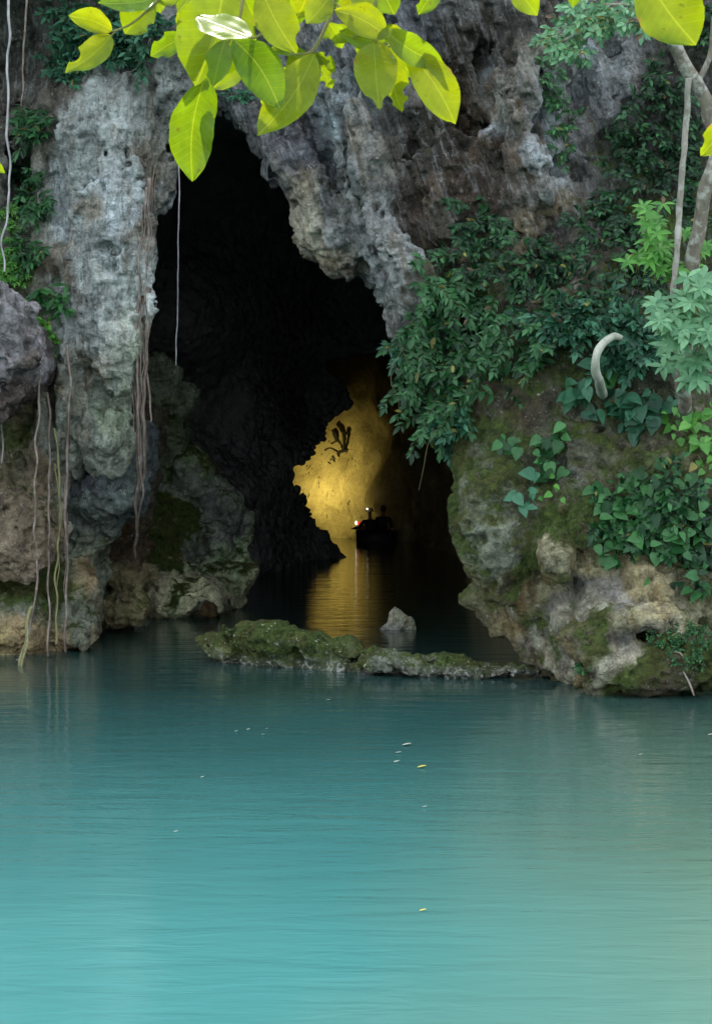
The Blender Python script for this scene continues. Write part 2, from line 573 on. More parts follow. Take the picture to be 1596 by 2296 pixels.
def water_material():
    t = NT('turquoise_water')
    # milky mineral water; a browner tone towards the right
    sep = t.new('ShaderNodeSeparateXYZ'); t.l.new(t.pos(), sep.inputs[0])
    wob = t.math('MULTIPLY', t.math('SUBTRACT', t.noise(0.25, 3, 0.5), 0.5), 2.5)
    # the browner tone follows a line leaning away from the camera
    xr = t.math('SUBTRACT', t.math('ADD', sep.outputs[0], wob), t.math('MULTIPLY', sep.outputs[1], 0.085))
    right_tone = t.ramp(xr, -1.0, 1.3)
    c = t.mix(right_tone, (0.080, 0.280, 0.262), (0.150, 0.265, 0.195))
    # shade below the cliff put into the water colour: darker towards the cave
    far_shade = t.ramp(t.math('ADD', sep.outputs[1], t.math('MULTIPLY', wob, 1.2)), 8.5, 19.0)
    c = t.mix(far_shade, c, (0.016, 0.050, 0.045))
    c = t.mix(t.ramp(t.noise(0.5, 3, 0.5, vec=t.map((1, 0.35, 1))), 0.35, 0.65), c, t.mix(1.0, c, (0.86, 0.92, 0.93), 'MULTIPLY'))
    t.l.new(c, t.b.inputs['Base Color'])
    t.b.inputs['Roughness'].default_value = 0.06
    t.b.inputs['IOR'].default_value = 1.33
    w1 = t.noise(1.0, 3, 0.55, vec=t.map((1.1, 4.2, 1)), dist=0.4)
    w2 = t.noise(1.0, 3, 0.6, vec=t.map((4.0, 15.0, 1)), dist=0.3)
    w3 = t.noise(1.0, 2, 0.5, vec=t.map((0.35, 1.3, 1)))
    hh = t.math('ADD', t.math('MULTIPLY', w1, 0.6), t.math('ADD', t.math('MULTIPLY', w2, 0.11), t.math('MULTIPLY', w3, 0.6)))
    t.l.new(t.bump(hh, 0.9, 0.022), t.b.inputs['Normal'])
    return t.m


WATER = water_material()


def leaf_material(name, dark, light, gloss=0.38, trans=0.25):
    t = NT(name)
    a = t.attr('rnd').outputs['Fac']
    c = t.mix(a, dark, light)
    c = t.mix(t.ramp(t.math('FRACT', t.math("MULTIPLY", a, 37.0)), 0.986, 0.990), c, (0.26, 0.24, 0.06))
    c = t.mix(t.ramp(t.math('FRACT', t.math("MULTIPLY", a, 53.0)), 0.990, 0.993), c, (0.13, 0.08, 0.04))
    c = t.mix(t.ramp(t.noise(14, 3, 0.6), 0.35, 0.7), c, t.mix(1.0, c, (0.6, 0.7, 0.6), 'MULTIPLY'))
    t.l.new(c, t.b.inputs['Base Color'])
    t.b.inputs['Roughness'].default_value = gloss
    t.b.inputs['Specular IOR Level'].default_value = 0.32
    tr = t.new('ShaderNodeBsdfTranslucent')
    t.l.new(t.mix(1.0, c, (1.3, 1.5, 0.7), 'MULTIPLY'), tr.inputs[0])
    mx = t.new('ShaderNodeMixShader'); mx.inputs[0].default_value = trans
    t.l.new(t.b.outputs[0], mx.inputs[1]); t.l.new(tr.outputs[0], mx.inputs[2]); t.l.new(mx.outputs[0], t.out.inputs[0])
    return t.m


LEAF_DARK = leaf_material('dark_green_leaf', (0.004, 0.028, 0.012), (0.055, 0.190, 0.065), 0.42)
LEAF_BLUE = leaf_material('bluish_green_leaf', (0.010, 0.060, 0.034), (0.075, 0.240, 0.140), 0.42)
LEAF_MID = leaf_material('mid_green_leaf', (0.010, 0.062, 0.020), (0.080, 0.260, 0.080), 0.42)
LEAF_PALE = leaf_material('pale_green_leaf', (0.060, 0.190, 0.095), (0.260, 0.500, 0.280), 0.36)
LEAF_FRESH = leaf_material('fresh_green_leaf', (0.060, 0.220, 0.040), (0.160, 0.420, 0.070), 0.36)


def bark_material(name, a, b, sc_=18.0, lichen=0.0):
    t = NT(name)
    c = t.mix(t.ramp(t.noise(1.0, 5, 0.7, vec=t.map((sc_, sc_, sc_ * 0.25))), 0.3, 0.7), a, b)
    c = t.mix(t.math('MULTIPLY', t.ramp(t.noise(7, 4, 0.6), 0.5, 0.6), lichen), c, (0.45, 0.47, 0.42))
    t.l.new(c, t.b.inputs['Base Color']); t.b.inputs['Roughness'].default_value = 0.85
    t.l.new(t.bump(t.noise(1.0, 5, 0.7, vec=t.map((sc_ * 1.5, sc_ * 1.5, sc_ * 0.4))), 0.8, 0.02), t.b.inputs['Normal'])
    return t.m


BARK = bark_material('lichened_bark', (0.09, 0.075, 0.055), (0.26, 0.23, 0.18), 14, 0.7)
ROOT_BROWN = bark_material('brown_root_bark', (0.055, 0.040, 0.030), (0.26, 0.205, 0.165), 13, 0.25)
ROOT_PALE = bark_material('pale_root_bark', (0.16, 0.16, 0.155), (0.46, 0.47, 0.47), 16, 0.3)
ROOT_GREEN = bark_material('green_root_bark', (0.10, 0.10, 0.04), (0.28, 0.28, 0.12), 20, 0.1)
DSTEM = bark_material('dark_stem_bark', (0.03, 0.035, 0.015), (0.11, 0.12, 0.05), 40, 0.0)
TWIG = bark_material('green_twig_bark', (0.16, 0.17, 0.04), (0.30, 0.26, 0.09), 60, 0.0)


def simple(name, col, rough=0.6, bumpscale=None, metal=0.0):
    t = NT(name)
    c = t.mix(t.noise(9, 4, 0.6), tuple(x * 0.75 for x in col), tuple(min(1, x * 1.2) for x in col))
    t.l.new(c, t.b.inputs['Base Color']); t.b.inputs['Roughness'].default_value = rough
    t.b.inputs['Metallic'].default_value = metal
    if bumpscale: t.l.new(t.bump(t.noise(bumpscale, 4, 0.6), 0.4, 0.01), t.b.inputs['Normal'])
    return t.m


def emit(name, col, s):
    t = NT(name)
    t.b.inputs['Base Color'].default_value = (*col, 1)
    t.b.inputs['Emission Color'].default_value = (*col, 1); t.b.inputs['Emission Strength'].default_value = s
    return t.m


# ------------------------------------------------------------------ water
def plane(name, x0, x1, y0, y1, z, mat):
    me = mesh_np(name, [(x0, y0, z), (x1, y0, z), (x1, y1, z), (x0, y1, z)], [(0, 1, 2, 3)])
    return link_mesh(name, me, mat, smooth=False)


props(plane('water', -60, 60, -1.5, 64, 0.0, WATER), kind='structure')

# ------------------------------------------------------------------ cliffs
G_L = (150, 156, 158); G_M = (122, 126, 126); G_B = (104, 110, 122); BR = (98, 84, 66); DK = (62, 60, 56); OL = (90, 90, 66); WARM = (150, 138, 112)
pal_left = [
    (20, 60, 22, DK, .0), (60, 200, 22, (80, 74, 68), .0), (100, 330, 22, (96, 92, 84), .1), (180, 230, 22, G_L, .0), (250, 330, 22, G_L, .0), (330, 160, 22, G_M, .0),
    (380, 90, 22, (100, 100, 100), .0), (330, 330, 22, (105, 100, 90), .0), (200, 420, 22, (160, 168, 174), .0), (270, 470, 22, (158, 168, 178), .0), (310, 480, 22, (110, 105, 96), .0),
    (150, 520, 22, (128, 122, 112), .1), (230, 580, 22, (150, 158, 162), .0), (280, 650, 22, G_L, .0), (100, 600, 22, (100, 90, 76), .2), (40, 600, 22, (70, 80, 60), .5),
    (160, 700, 22, G_L, .0), (230, 760, 22, (160, 164, 160), .0), (290, 770, 22, (140, 144, 130), .1), (120, 800, 22, (120, 112, 98), .15), (200, 860, 22, (140, 144, 140), .1), (260, 880, 22, (136, 146, 128), .2),
    (60, 860, 22, BR, .3), (20, 980, 22, OL, .4), (110, 950, 22, (134, 132, 124), .1), (200, 960, 22, (136, 142, 136), .1), (40, 1100, 22, (112, 100, 84), .2), (130, 1060, 22, (118, 120, 118), .1), (30, 1200, 22, (108, 96, 82), .2),
]
cl = rock('cliff_left',
          [(-900, -500), (455, -500), (425, 20), (396, 110), (372, 205), (354, 300), (346, 390), (322, 470), (304, 545), (300, 640), (310, 715), (304, 790), (292, 870),
           (268, 950), (236, 1012), (180, 1055), (140, 1085), (120, 1160), (85, 1215), (70, 1280), (20, 1300), (-60, 1330), (-900, 1400)],
          [(-800, -400, 24), (-800, 600, 22.5), (-800, 1200, 22.0), (0, -300, 24.2), (0, 150, 24.3), (60, 500, 23.6), (60, 900, 23.0), (40, 1250, 22.4), (240, -200, 23.4), (240, 300, 22.7), (250, 600, 22.5), (300, 720, 22.4), (200, 900, 22.5),
           (420, -300, 23.8), (400, 100, 23.3), (150, 1050, 22.9), (120, 500, 23.2), (130, 700, 23.3)],
          thick=2.8, h=0.055, R0=0.5, taper=0.3, fine=0.032, namp=0.13, nscale=0.95, streak=0.085, zst=0.5, pal=pal_left, mat=ROCK, seed=1.3,
          gain=1.62, blobs=[(60, 1170, 22.3, .45, .5, .35, 1, .25), (20, 1240, 22.2, .4, .4, .3, 1, .2), (150, 640, 23.0, .18, .5, .5, -1, .25), (40, 330, 23.9, .4, .6, 1.0, -1, .3),
                 (250, 560, 22.3, .35, .3, .8, 1, .4), (265, 770, 22.3, .35, .35, .5, 1, .3), (170, 905, 22.3, .25, .12, .08, -1, .1), (110, 760, 22.9, .16, .3, .7, -1, .2),
                 (235, 985, 22.8, .3, .4, .3, 1, .2), (380, 130, 23.1, .3, .4, .5, 1, .3)])
props(cl, kind='structure')

pal_foot = [(180, 1050, 23, (86, 91, 98), .0), (240, 1080, 23, (78, 84, 94), .0), (280, 1120, 23, (88, 98, 96), .1), (200, 1160, 23, (100, 108, 104), .2), (100, 1250, 23, (84, 84, 66), .5), (30, 1300, 23, (74, 84, 50), .7),
            (150, 1300, 23, (112, 118, 106), .3), (185, 1290, 23, (120, 128, 116), .2), (150, 1400, 23, (150, 132, 104), .15), (60, 1420, 23, (156, 140, 100), .15), (0, 1370, 23, (170, 160, 80), .2), (190, 1420, 23, (110, 90, 66), .2), (20, 1440, 23, WARM, .1)]
props(rock('cliff_foot', [(-900, 900), (150, 930), (305, 940), (318, 1050), (306, 1110), (296, 1150), (262, 1158), (240, 1185), (214, 1215), (204, 1262), (214, 1310), (206, 1390), (198, 1445), (150, 1490), (60, 1530), (-900, 1560)],
           [(0, 1100, 23.4), (240, 1000, 23.6), (270, 1100, 23.2), (150, 1200, 23.5), (60, 1300, 23.3), (100, 1400, 22.8), (190, 1420, 22.9), (-100, 1450, 22.4), (-800, 1400, 22)],
           thick=3.5, h=0.05, R0=0.35, taper=0.1, namp=0.12, nscale=1.3, gain=1.45, fine=.035, pal=pal_foot, mat=ROCK, seed=8.8, Yref=23.0,
           blobs=[(120, 1420, 22.7, .5, .4, .28, 1, .2), (30, 1400, 22.5, .5, .4, .4, 1, .2), (255, 1090, 23.1, .35, .3, .35, 1, .2), (110, 1290, 23.0, .3, .4, .25, -1, .2)]), kind='structure')

pal_br = [(250, 1200, 26, (70, 56, 42), .0), (230, 1250, 26, (62, 50, 38), .0), (280, 1300, 26, (104, 98, 72), .2), (250, 1350, 26, (120, 108, 80), .2), (290, 1380, 26, (104, 96, 72), .3), (300, 1100, 26, (88, 84, 76), .1)]
props(rock('cliff_recess', [(120, 900), (330, 900), (322, 1000), (312, 1100), (298, 1200), (300, 1270), (312, 1300), (300, 1340), (306, 1385), (260, 1412), (200, 1450), (60, 1500), (60, 900)],
           [(250, 1000, 26.2), (250, 1200, 26.4), (230, 1300, 25.8), (260, 1380, 25.2), (100, 1200, 26)], thick=3, h=0.06, R0=0.3, taper=0.05, namp=0.13, nscale=1.6, gain=1.7, pal=pal_br, mat=ROCK, seed=4.1, Yref=25.6,
           blobs=[(285, 1290, 25.3, .3, .3, .22, 1, .12), (270, 1370, 25.2, .35, .35, .25, 1, .12)]), kind='structure')

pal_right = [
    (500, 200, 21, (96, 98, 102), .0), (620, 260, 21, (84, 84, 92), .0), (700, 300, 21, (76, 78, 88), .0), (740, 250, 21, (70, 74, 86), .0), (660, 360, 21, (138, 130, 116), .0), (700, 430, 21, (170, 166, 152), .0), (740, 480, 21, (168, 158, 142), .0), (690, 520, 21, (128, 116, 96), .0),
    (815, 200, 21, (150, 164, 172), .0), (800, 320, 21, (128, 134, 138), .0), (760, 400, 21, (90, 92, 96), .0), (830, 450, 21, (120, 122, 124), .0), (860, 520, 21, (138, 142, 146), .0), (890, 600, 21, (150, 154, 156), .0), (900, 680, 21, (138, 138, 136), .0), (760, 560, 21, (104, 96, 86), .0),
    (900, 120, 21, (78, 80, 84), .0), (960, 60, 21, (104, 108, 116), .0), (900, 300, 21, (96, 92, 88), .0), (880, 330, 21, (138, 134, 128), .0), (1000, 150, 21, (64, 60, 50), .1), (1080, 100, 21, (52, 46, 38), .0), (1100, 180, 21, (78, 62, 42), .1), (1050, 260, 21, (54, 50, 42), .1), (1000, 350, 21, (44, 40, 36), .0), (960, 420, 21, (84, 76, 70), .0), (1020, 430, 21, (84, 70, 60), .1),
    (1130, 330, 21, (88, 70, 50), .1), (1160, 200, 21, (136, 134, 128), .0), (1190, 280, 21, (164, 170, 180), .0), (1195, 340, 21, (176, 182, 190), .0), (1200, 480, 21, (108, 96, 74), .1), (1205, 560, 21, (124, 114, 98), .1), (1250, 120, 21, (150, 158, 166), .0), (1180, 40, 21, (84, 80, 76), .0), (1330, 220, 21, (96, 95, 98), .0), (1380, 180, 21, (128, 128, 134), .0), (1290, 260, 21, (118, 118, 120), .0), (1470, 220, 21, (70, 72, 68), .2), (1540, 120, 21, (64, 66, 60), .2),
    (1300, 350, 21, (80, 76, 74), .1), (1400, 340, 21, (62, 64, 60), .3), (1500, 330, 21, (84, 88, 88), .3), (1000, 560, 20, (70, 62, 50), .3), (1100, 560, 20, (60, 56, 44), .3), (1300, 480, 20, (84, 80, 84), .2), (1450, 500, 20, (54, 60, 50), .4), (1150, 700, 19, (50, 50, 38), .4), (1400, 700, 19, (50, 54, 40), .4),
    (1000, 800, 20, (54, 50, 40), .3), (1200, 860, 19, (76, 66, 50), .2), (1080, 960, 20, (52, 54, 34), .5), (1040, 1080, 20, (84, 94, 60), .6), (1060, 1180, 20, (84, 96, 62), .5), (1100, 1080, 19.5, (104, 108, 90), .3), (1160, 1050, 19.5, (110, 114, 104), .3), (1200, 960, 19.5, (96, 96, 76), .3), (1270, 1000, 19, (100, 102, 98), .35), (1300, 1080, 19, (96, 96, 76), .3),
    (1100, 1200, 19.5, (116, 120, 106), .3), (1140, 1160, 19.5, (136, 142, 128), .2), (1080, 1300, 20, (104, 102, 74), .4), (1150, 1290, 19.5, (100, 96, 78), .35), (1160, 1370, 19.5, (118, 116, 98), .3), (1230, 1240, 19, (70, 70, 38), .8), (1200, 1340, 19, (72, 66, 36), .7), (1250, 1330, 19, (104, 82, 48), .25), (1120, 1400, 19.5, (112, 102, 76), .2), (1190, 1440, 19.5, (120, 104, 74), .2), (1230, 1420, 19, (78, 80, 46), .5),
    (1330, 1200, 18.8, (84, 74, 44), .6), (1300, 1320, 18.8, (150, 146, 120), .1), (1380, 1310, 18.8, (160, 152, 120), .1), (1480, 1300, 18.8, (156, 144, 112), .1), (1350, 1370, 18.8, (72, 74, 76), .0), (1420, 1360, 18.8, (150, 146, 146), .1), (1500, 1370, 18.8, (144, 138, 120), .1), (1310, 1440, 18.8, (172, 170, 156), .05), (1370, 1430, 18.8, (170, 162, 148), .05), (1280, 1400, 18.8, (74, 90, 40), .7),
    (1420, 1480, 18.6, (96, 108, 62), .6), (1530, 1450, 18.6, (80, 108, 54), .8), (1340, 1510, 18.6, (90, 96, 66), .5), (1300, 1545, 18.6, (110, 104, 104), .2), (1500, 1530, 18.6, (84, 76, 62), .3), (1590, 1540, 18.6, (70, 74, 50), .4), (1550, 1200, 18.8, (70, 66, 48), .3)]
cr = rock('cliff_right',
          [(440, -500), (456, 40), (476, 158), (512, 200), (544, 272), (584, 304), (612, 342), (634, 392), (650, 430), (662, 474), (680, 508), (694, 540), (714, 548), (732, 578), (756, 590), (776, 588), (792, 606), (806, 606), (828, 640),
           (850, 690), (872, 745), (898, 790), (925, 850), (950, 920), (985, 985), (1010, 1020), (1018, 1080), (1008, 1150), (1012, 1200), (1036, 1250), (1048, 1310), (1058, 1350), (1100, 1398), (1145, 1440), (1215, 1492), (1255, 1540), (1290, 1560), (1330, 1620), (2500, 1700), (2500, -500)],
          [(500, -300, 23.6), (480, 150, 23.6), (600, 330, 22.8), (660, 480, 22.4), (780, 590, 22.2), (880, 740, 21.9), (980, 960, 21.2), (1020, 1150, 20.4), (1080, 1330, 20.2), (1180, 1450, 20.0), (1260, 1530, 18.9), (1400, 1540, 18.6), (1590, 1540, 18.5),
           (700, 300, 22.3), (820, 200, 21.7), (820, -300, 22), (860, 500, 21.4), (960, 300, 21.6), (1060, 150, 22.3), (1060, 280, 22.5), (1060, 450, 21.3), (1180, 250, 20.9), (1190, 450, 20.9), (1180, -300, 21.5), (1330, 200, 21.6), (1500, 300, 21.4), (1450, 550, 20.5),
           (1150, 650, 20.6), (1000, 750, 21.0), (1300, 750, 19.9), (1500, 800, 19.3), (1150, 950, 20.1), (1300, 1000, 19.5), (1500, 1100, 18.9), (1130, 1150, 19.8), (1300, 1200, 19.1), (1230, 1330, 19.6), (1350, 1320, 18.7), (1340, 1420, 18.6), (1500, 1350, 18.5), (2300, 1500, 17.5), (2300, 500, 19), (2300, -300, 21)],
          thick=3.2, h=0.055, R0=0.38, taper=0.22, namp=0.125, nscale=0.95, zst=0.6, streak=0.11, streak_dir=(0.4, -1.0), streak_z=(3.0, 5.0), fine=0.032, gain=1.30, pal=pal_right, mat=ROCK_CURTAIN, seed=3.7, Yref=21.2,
          blobs=[(1070, 280, 21.9, .45, .8, .35, -1, .3), (1080, 130, 21.9, .35, .6, .9, -1, .3), (1000, 350, 21.5, .35, .5, .2, -1, .2), 
                  
                 (1215, 1350, 19.3, .12, .4, .6, -1, .2), (1350, 1370, 18.4, .25, .25, .1, -1, .1), (1250, 1240, 19.1, .2, .3, .3, 1, .2), (1330, 1430, 18.5, .35, .3, .22, 1, .15), (1430, 1500, 18.4, .7, .4, .3, 1, .25), (1540, 1480, 18.3, .4, .4, .35, 1, .2), (1400, 1390, 18.5, .5, .3, .12, 1, .08),
                 (1120, 1180, 19.7, .4, .3, .7, 1, .3), (1300, 880, 19.4, .3, .5, .2, -1, .2), (1480, 1260, 18.6, .9, .5, .12, -1, .15)],
          caps=[([(622, 345, 22.5), (664, 420, 22.3), (712, 500, 22.2), (734, 556, 22.2)], .09, 1, .10), ([(655, 345, 22.2), (700, 420, 22.0), (755, 500, 21.9), (785, 580, 22.0)], .13, 1, .12), ([(700, 500, 22.2), (700, 556, 22.3)], .055, 1, .05), ([(784, 560, 22.0), (786, 616, 22.1)], .045, 1, .04), ([(668, 470, 22.4), (676, 524, 22.5)], .05, 1, .05),
                ([(735, 540, 22.1), (740, 606, 22.2)], .06, 1, .06), ([(812, 100, 21.5), (812, 240, 21.5), (826, 380, 21.4), (856, 500, 21.2), (896, 620, 21.1), (912, 720, 21.2)], .11, 1, .1), ([(850, 430, 21.2), (880, 540, 21.0), (925, 660, 20.9), (935, 740, 21.1)], .1, 1, .08),
                ([(780, 200, 21.9), (782, 340, 21.9), (800, 450, 21.8), (835, 570, 21.7), (868, 690, 21.7)], .09, 1, .08), ([(795, 300, 21.8), (812, 430, 21.6), (846, 540, 21.4), (880, 660, 21.4)], .06, -1, .08), ([(740, 250, 22.0), (752, 380, 21.9), (800, 520, 21.9), (830, 620, 21.9)], .08, -1, .1),
                ([(1170, -40, 21.0), (1158, 120, 20.9), (1180, 240, 20.7), (1196, 360, 20.7), (1202, 500, 20.8), (1206, 600, 20.8)], .11, 1, .1), ([(1162, 150, 20.9), (1140, 240, 21.0), (1120, 330, 21.2)], .10, 1, .12), ([(1215, 40, 21.1), (1236, 160, 21.0), (1226, 330, 20.9)], .10, 1, .12), ([(1190, 90, 21.0), (1206, 220, 20.8), (1214, 330, 20.7)], .07, -1, .08),
                ([(900, -60, 21.8), (905, 120, 21.6), (950, 280, 21.5), (990, 430, 21.3)], .12, 1, .15), ([(870, 40, 21.9), (880, 240, 21.7), (920, 400, 21.5)], .10, -1, .12), ([(640, 230, 22.4), (690, 330, 22.2)], .14, 1, .2), ([(560, 240, 22.9), (600, 300, 22.8)], .12, 1, .15),
                ([(1330, 120, 21.3), (1345, 260, 21.3), (1290, 340, 21.2)], .10, 1, .12), ([(1400, 110, 21.3), (1420, 230, 21.3)], .10, 1, .12), ([(1060, 1340, 20.0), (1130, 1405, 19.9), (1215, 1485, 19.7)], .10, 1, .15), ([(1240, 1220, 19.2), (1215, 1330, 19.4), (1240, 1440, 19.2)], .08, -1, .15)])
props(cr, kind='structure')


# everything above and beyond the framed part of the cliff: one rough face 40 m tall with the ground behind it
def cliff_top():
    nx, nz = 220, 150
    xs = np.linspace(-34, 34, nx); zs = np.linspace(0, 1, nz)
    Xg, Tg = np.meshgrid(xs, zs, indexing='ij')
    Z = -1 + Tg * 46
    low = np.clip((8.8 - Z) / 1.5, 0, 1)                      # steps back behind the modelled cliffs
    near = np.clip(1 - np.abs(Xg) / 9.0, 0, 1) ** 0.4
    Y = 22.3 + low * 9 * (np.abs(Xg) < 9) + (Tg ** 1.5) * 5
    V = np.stack([Xg.ravel(), Y.ravel(), Z.ravel()], 1)
    V[:, 1] += fbm(V, 0.22, 4, off=2) * 1.4 + ridged(V, 0.6, 3, off=6) * 0.4
    i = np.arange(nx * nz).reshape(nx, nz)
    keep = np.ones((nx - 1, nz - 1), dtype=bool)
    cx = (Xg[:-1, :-1] + Xg[1:, 1:]) / 2; cz = (Z[:-1, :-1] + Z[1:, 1:]) / 2
    keep &= ~((np.abs(cx) < 7.6) & (cz < 9.3))
    q = np.stack([i[:-1, :-1], i[1:, :-1], i[1:, 1:], i[:-1, 1:]], -1)[keep]
    top = i[:, -1]
    base = len(V)
    back = V[top].copy(); back[:, 1] = 75
    V = np.concatenate([V, back])
    b = np.arange(nx) + base
    q2 = np.stack([top[:-1], top[1:], b[1:], b[:-1]], 1)
    me = mesh_np('cliff_top', V, np.concatenate([q.reshape(-1, 4), q2]))
    c = tint_field(V, [(-20, 20, lin(110, 112, 110), .3), (0, 25, lin(96, 92, 84), .3), (15, 12, lin(88, 92, 80), .4), (5, 35, lin(100, 100, 100), .4)], warp=2)
    vcol(me, 'tint', c[:, :3]); a = me.attributes.new('moss', 'FLOAT', 'POINT'); a.data.foreach_set('value', c[:, 3].astype(np.float32))
    props(link_mesh('cliff_top', me, ROCK), kind='structure')


cliff_top()


# ------------------------------------------------------------------ cave interior
def wall_sheet(name, path, z0, z1, nz, mat, amp=0.5, lean=0.0, seed=0):
    """a rough wall following a plan path"""
    P_ = np.array(path, dtype=float)
    seg = np.linalg.norm(np.diff(P_, axis=0), axis=1); s = np.concatenate([[0], np.cumsum(seg)])
    n = int(s[-1] / 0.22)
    t = np.linspace(0, s[-1], n)
    x = np.interp(t, s, P_[:, 0]); y = np.interp(t, s, P_[:, 1])
    ker = np.ones(9) / 9
    x[4:-4] = np.convolve(x, ker, 'valid'); y[4:-4] = np.convolve(y, ker, 'valid')
    tx, ty = np.gradient(x), np.gradient(y); L = np.hypot(tx, ty); nxn, nyn = ty / L, -tx / L
    zz = np.linspace(z0, z1, nz)
    V = np.zeros((n, nz, 3))
    V[:, :, 0] = x[:, None]; V[:, :, 1] = y[:, None]; V[:, :, 2] = zz[None]
    arch = np.clip((zz - z0) / (z1 - z0), 0, 1) ** 3 * lean
    V[:, :, 0] += nxn[:, None] * arch; V[:, :, 1] += nyn[:, None] * arch
    W = V.reshape(-1, 3)
    d = fbm(W, 0.5, 5, 0.5, off=seed) * amp
    W = W + np.stack([np.repeat(nxn, nz), np.repeat(nyn, nz), np.zeros(n * nz)], 1) * d[:, None]
    i = np.arange(n * nz).reshape(n, nz)
    q = np.stack([i[:-1, :-1], i[1:, :-1], i[1:, 1:], i[:-1, 1:]], -1).reshape(-1, 4)
    return link_mesh(name, mesh_np(name, W, q), mat)


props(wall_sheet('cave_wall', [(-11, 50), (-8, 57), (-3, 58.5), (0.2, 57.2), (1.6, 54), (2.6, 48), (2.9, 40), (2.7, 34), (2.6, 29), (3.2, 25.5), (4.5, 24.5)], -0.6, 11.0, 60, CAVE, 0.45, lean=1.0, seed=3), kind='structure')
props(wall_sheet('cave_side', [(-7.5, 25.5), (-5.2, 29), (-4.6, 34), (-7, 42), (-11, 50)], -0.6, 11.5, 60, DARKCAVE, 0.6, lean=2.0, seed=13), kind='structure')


def cave_roof():
    xs = np.linspace(-12, 6, 90); ys = np.linspace(23.6, 62, 140)
    X, Y = np.meshgrid(xs, ys, indexing='ij')
    Z = np.interp(Y, [23, 26, 34, 45, 58], [9.6, 9.8, 9.0, 8.0, 7.4])
    V = np.stack([X.ravel(), Y.ravel(), Z.ravel()], 1)
    V[:, 2] += fbm(V, 0.45, 5, off=5) * 0.7
    i = np.arange(V.shape[0]).reshape(X.shape)
    q = np.stack([i[:-1, :-1], i[:-1, 1:], i[1:, 1:], i[1:, :-1]], -1).reshape(-1, 4)
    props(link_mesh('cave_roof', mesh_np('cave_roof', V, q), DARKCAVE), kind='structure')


cave_roof()

# the dark wall inside the cave whose ragged edge stands against the lamp-lit wall
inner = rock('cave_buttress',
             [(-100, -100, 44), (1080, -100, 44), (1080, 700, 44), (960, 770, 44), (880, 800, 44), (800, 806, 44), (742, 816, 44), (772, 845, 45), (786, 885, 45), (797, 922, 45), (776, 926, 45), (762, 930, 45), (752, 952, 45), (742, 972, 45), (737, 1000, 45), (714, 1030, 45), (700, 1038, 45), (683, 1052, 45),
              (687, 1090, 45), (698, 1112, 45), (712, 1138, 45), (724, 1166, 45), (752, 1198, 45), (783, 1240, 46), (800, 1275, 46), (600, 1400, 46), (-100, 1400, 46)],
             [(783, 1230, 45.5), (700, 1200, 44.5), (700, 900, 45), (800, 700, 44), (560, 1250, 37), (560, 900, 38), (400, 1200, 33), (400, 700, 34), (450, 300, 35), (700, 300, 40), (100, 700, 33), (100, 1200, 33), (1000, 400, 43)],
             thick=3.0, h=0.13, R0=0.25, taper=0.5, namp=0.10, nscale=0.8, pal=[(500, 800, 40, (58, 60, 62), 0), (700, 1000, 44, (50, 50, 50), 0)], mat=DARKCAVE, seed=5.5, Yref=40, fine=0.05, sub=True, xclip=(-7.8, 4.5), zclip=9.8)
props(inner, kind='structure')

# ------------------------------------------------------------------ boulders and stones standing in the pool
pal_b = [(360, 900, 28, (70, 78, 64), .3), (390, 850, 28, (74, 80, 70), .2), (430, 1020, 28, (72, 84, 62), .4), (380, 1050, 28, (66, 70, 66), .2), (450, 1090, 28, (68, 72, 68), .2), (340, 1180, 28, (60, 80, 36), .9), (380, 1200, 28, (60, 78, 38), .9), (430, 1190, 28, (78, 80, 78), .2), (500, 1170, 28, (64, 66, 70), .0),
         (420, 1240, 28, (100, 108, 92), .4), (510, 1230, 28, (90, 104, 84), .4), (320, 1250, 28, (92, 86, 76), .1), (350, 1300, 28, (122, 118, 100), .05), (420, 1320, 28, (118, 117, 98), .1), (380, 1360, 28, (120, 116, 98), .05), (540, 1300, 28, (100, 106, 84), .2), (500, 1310, 28, (98, 94, 80), .1), (530, 1345, 28, (96, 94, 80), .1), (400, 1290, 28, (90, 104, 72), .6)]
b1 = rock('boulder', [(250, 780), (350, 790), (395, 835), (430, 868), (402, 910), (388, 965), (400, 988), (440, 1002), (462, 1040), (462, 1070), (498, 1090), (520, 1130), (548, 1160), (556, 1215), (530, 1228), (556, 1262), (568, 1284), (562, 1310), (552, 1335), (545, 1362), (500, 1385), (470, 1392), (420, 1400), (330, 1410), (250, 1420)],
          [(300, 900, 29.4), (400, 900, 29.8), (420, 1030, 29.3), (340, 1150, 28.9), (470, 1120, 29.3), (540, 1190, 29.6), (480, 1230, 29.0), (340, 1250, 28.2), (400, 1300, 27.8), (440, 1350, 27.7), (330, 1370, 27.7), (540, 1300, 28.9), (540, 1350, 29.0)],
          thick=3.5, h=0.06, R0=0.3, taper=0.1, namp=0.11, nscale=1.5, gain=4.2, pal=pal_b, mat=ROCK, seed=7.7, Yref=28.6,
          blobs=[(380, 1320, 27.9, .8, .5, .22, 1, .15), (400, 1350, 27.8, .75, .5, .2, 1, .1), (480, 1260, 28.6, .7, .4, .05, -1, .08), (520, 1320, 28.7, .35, .4, .06, -1, .05), (345, 1185, 28.6, .4, .4, .5, 1, .2), (430, 1060, 29.2, .35, .4, .4, 1, .15), (495, 1150, 29.3, .35, .4, .4, 1, .12), (450, 1215, 28.9, .1, .4, .25, -1, .08)])
props(b1, 'grey boulder with green moss and pale foot on the left shore inside the cave', 'boulder')

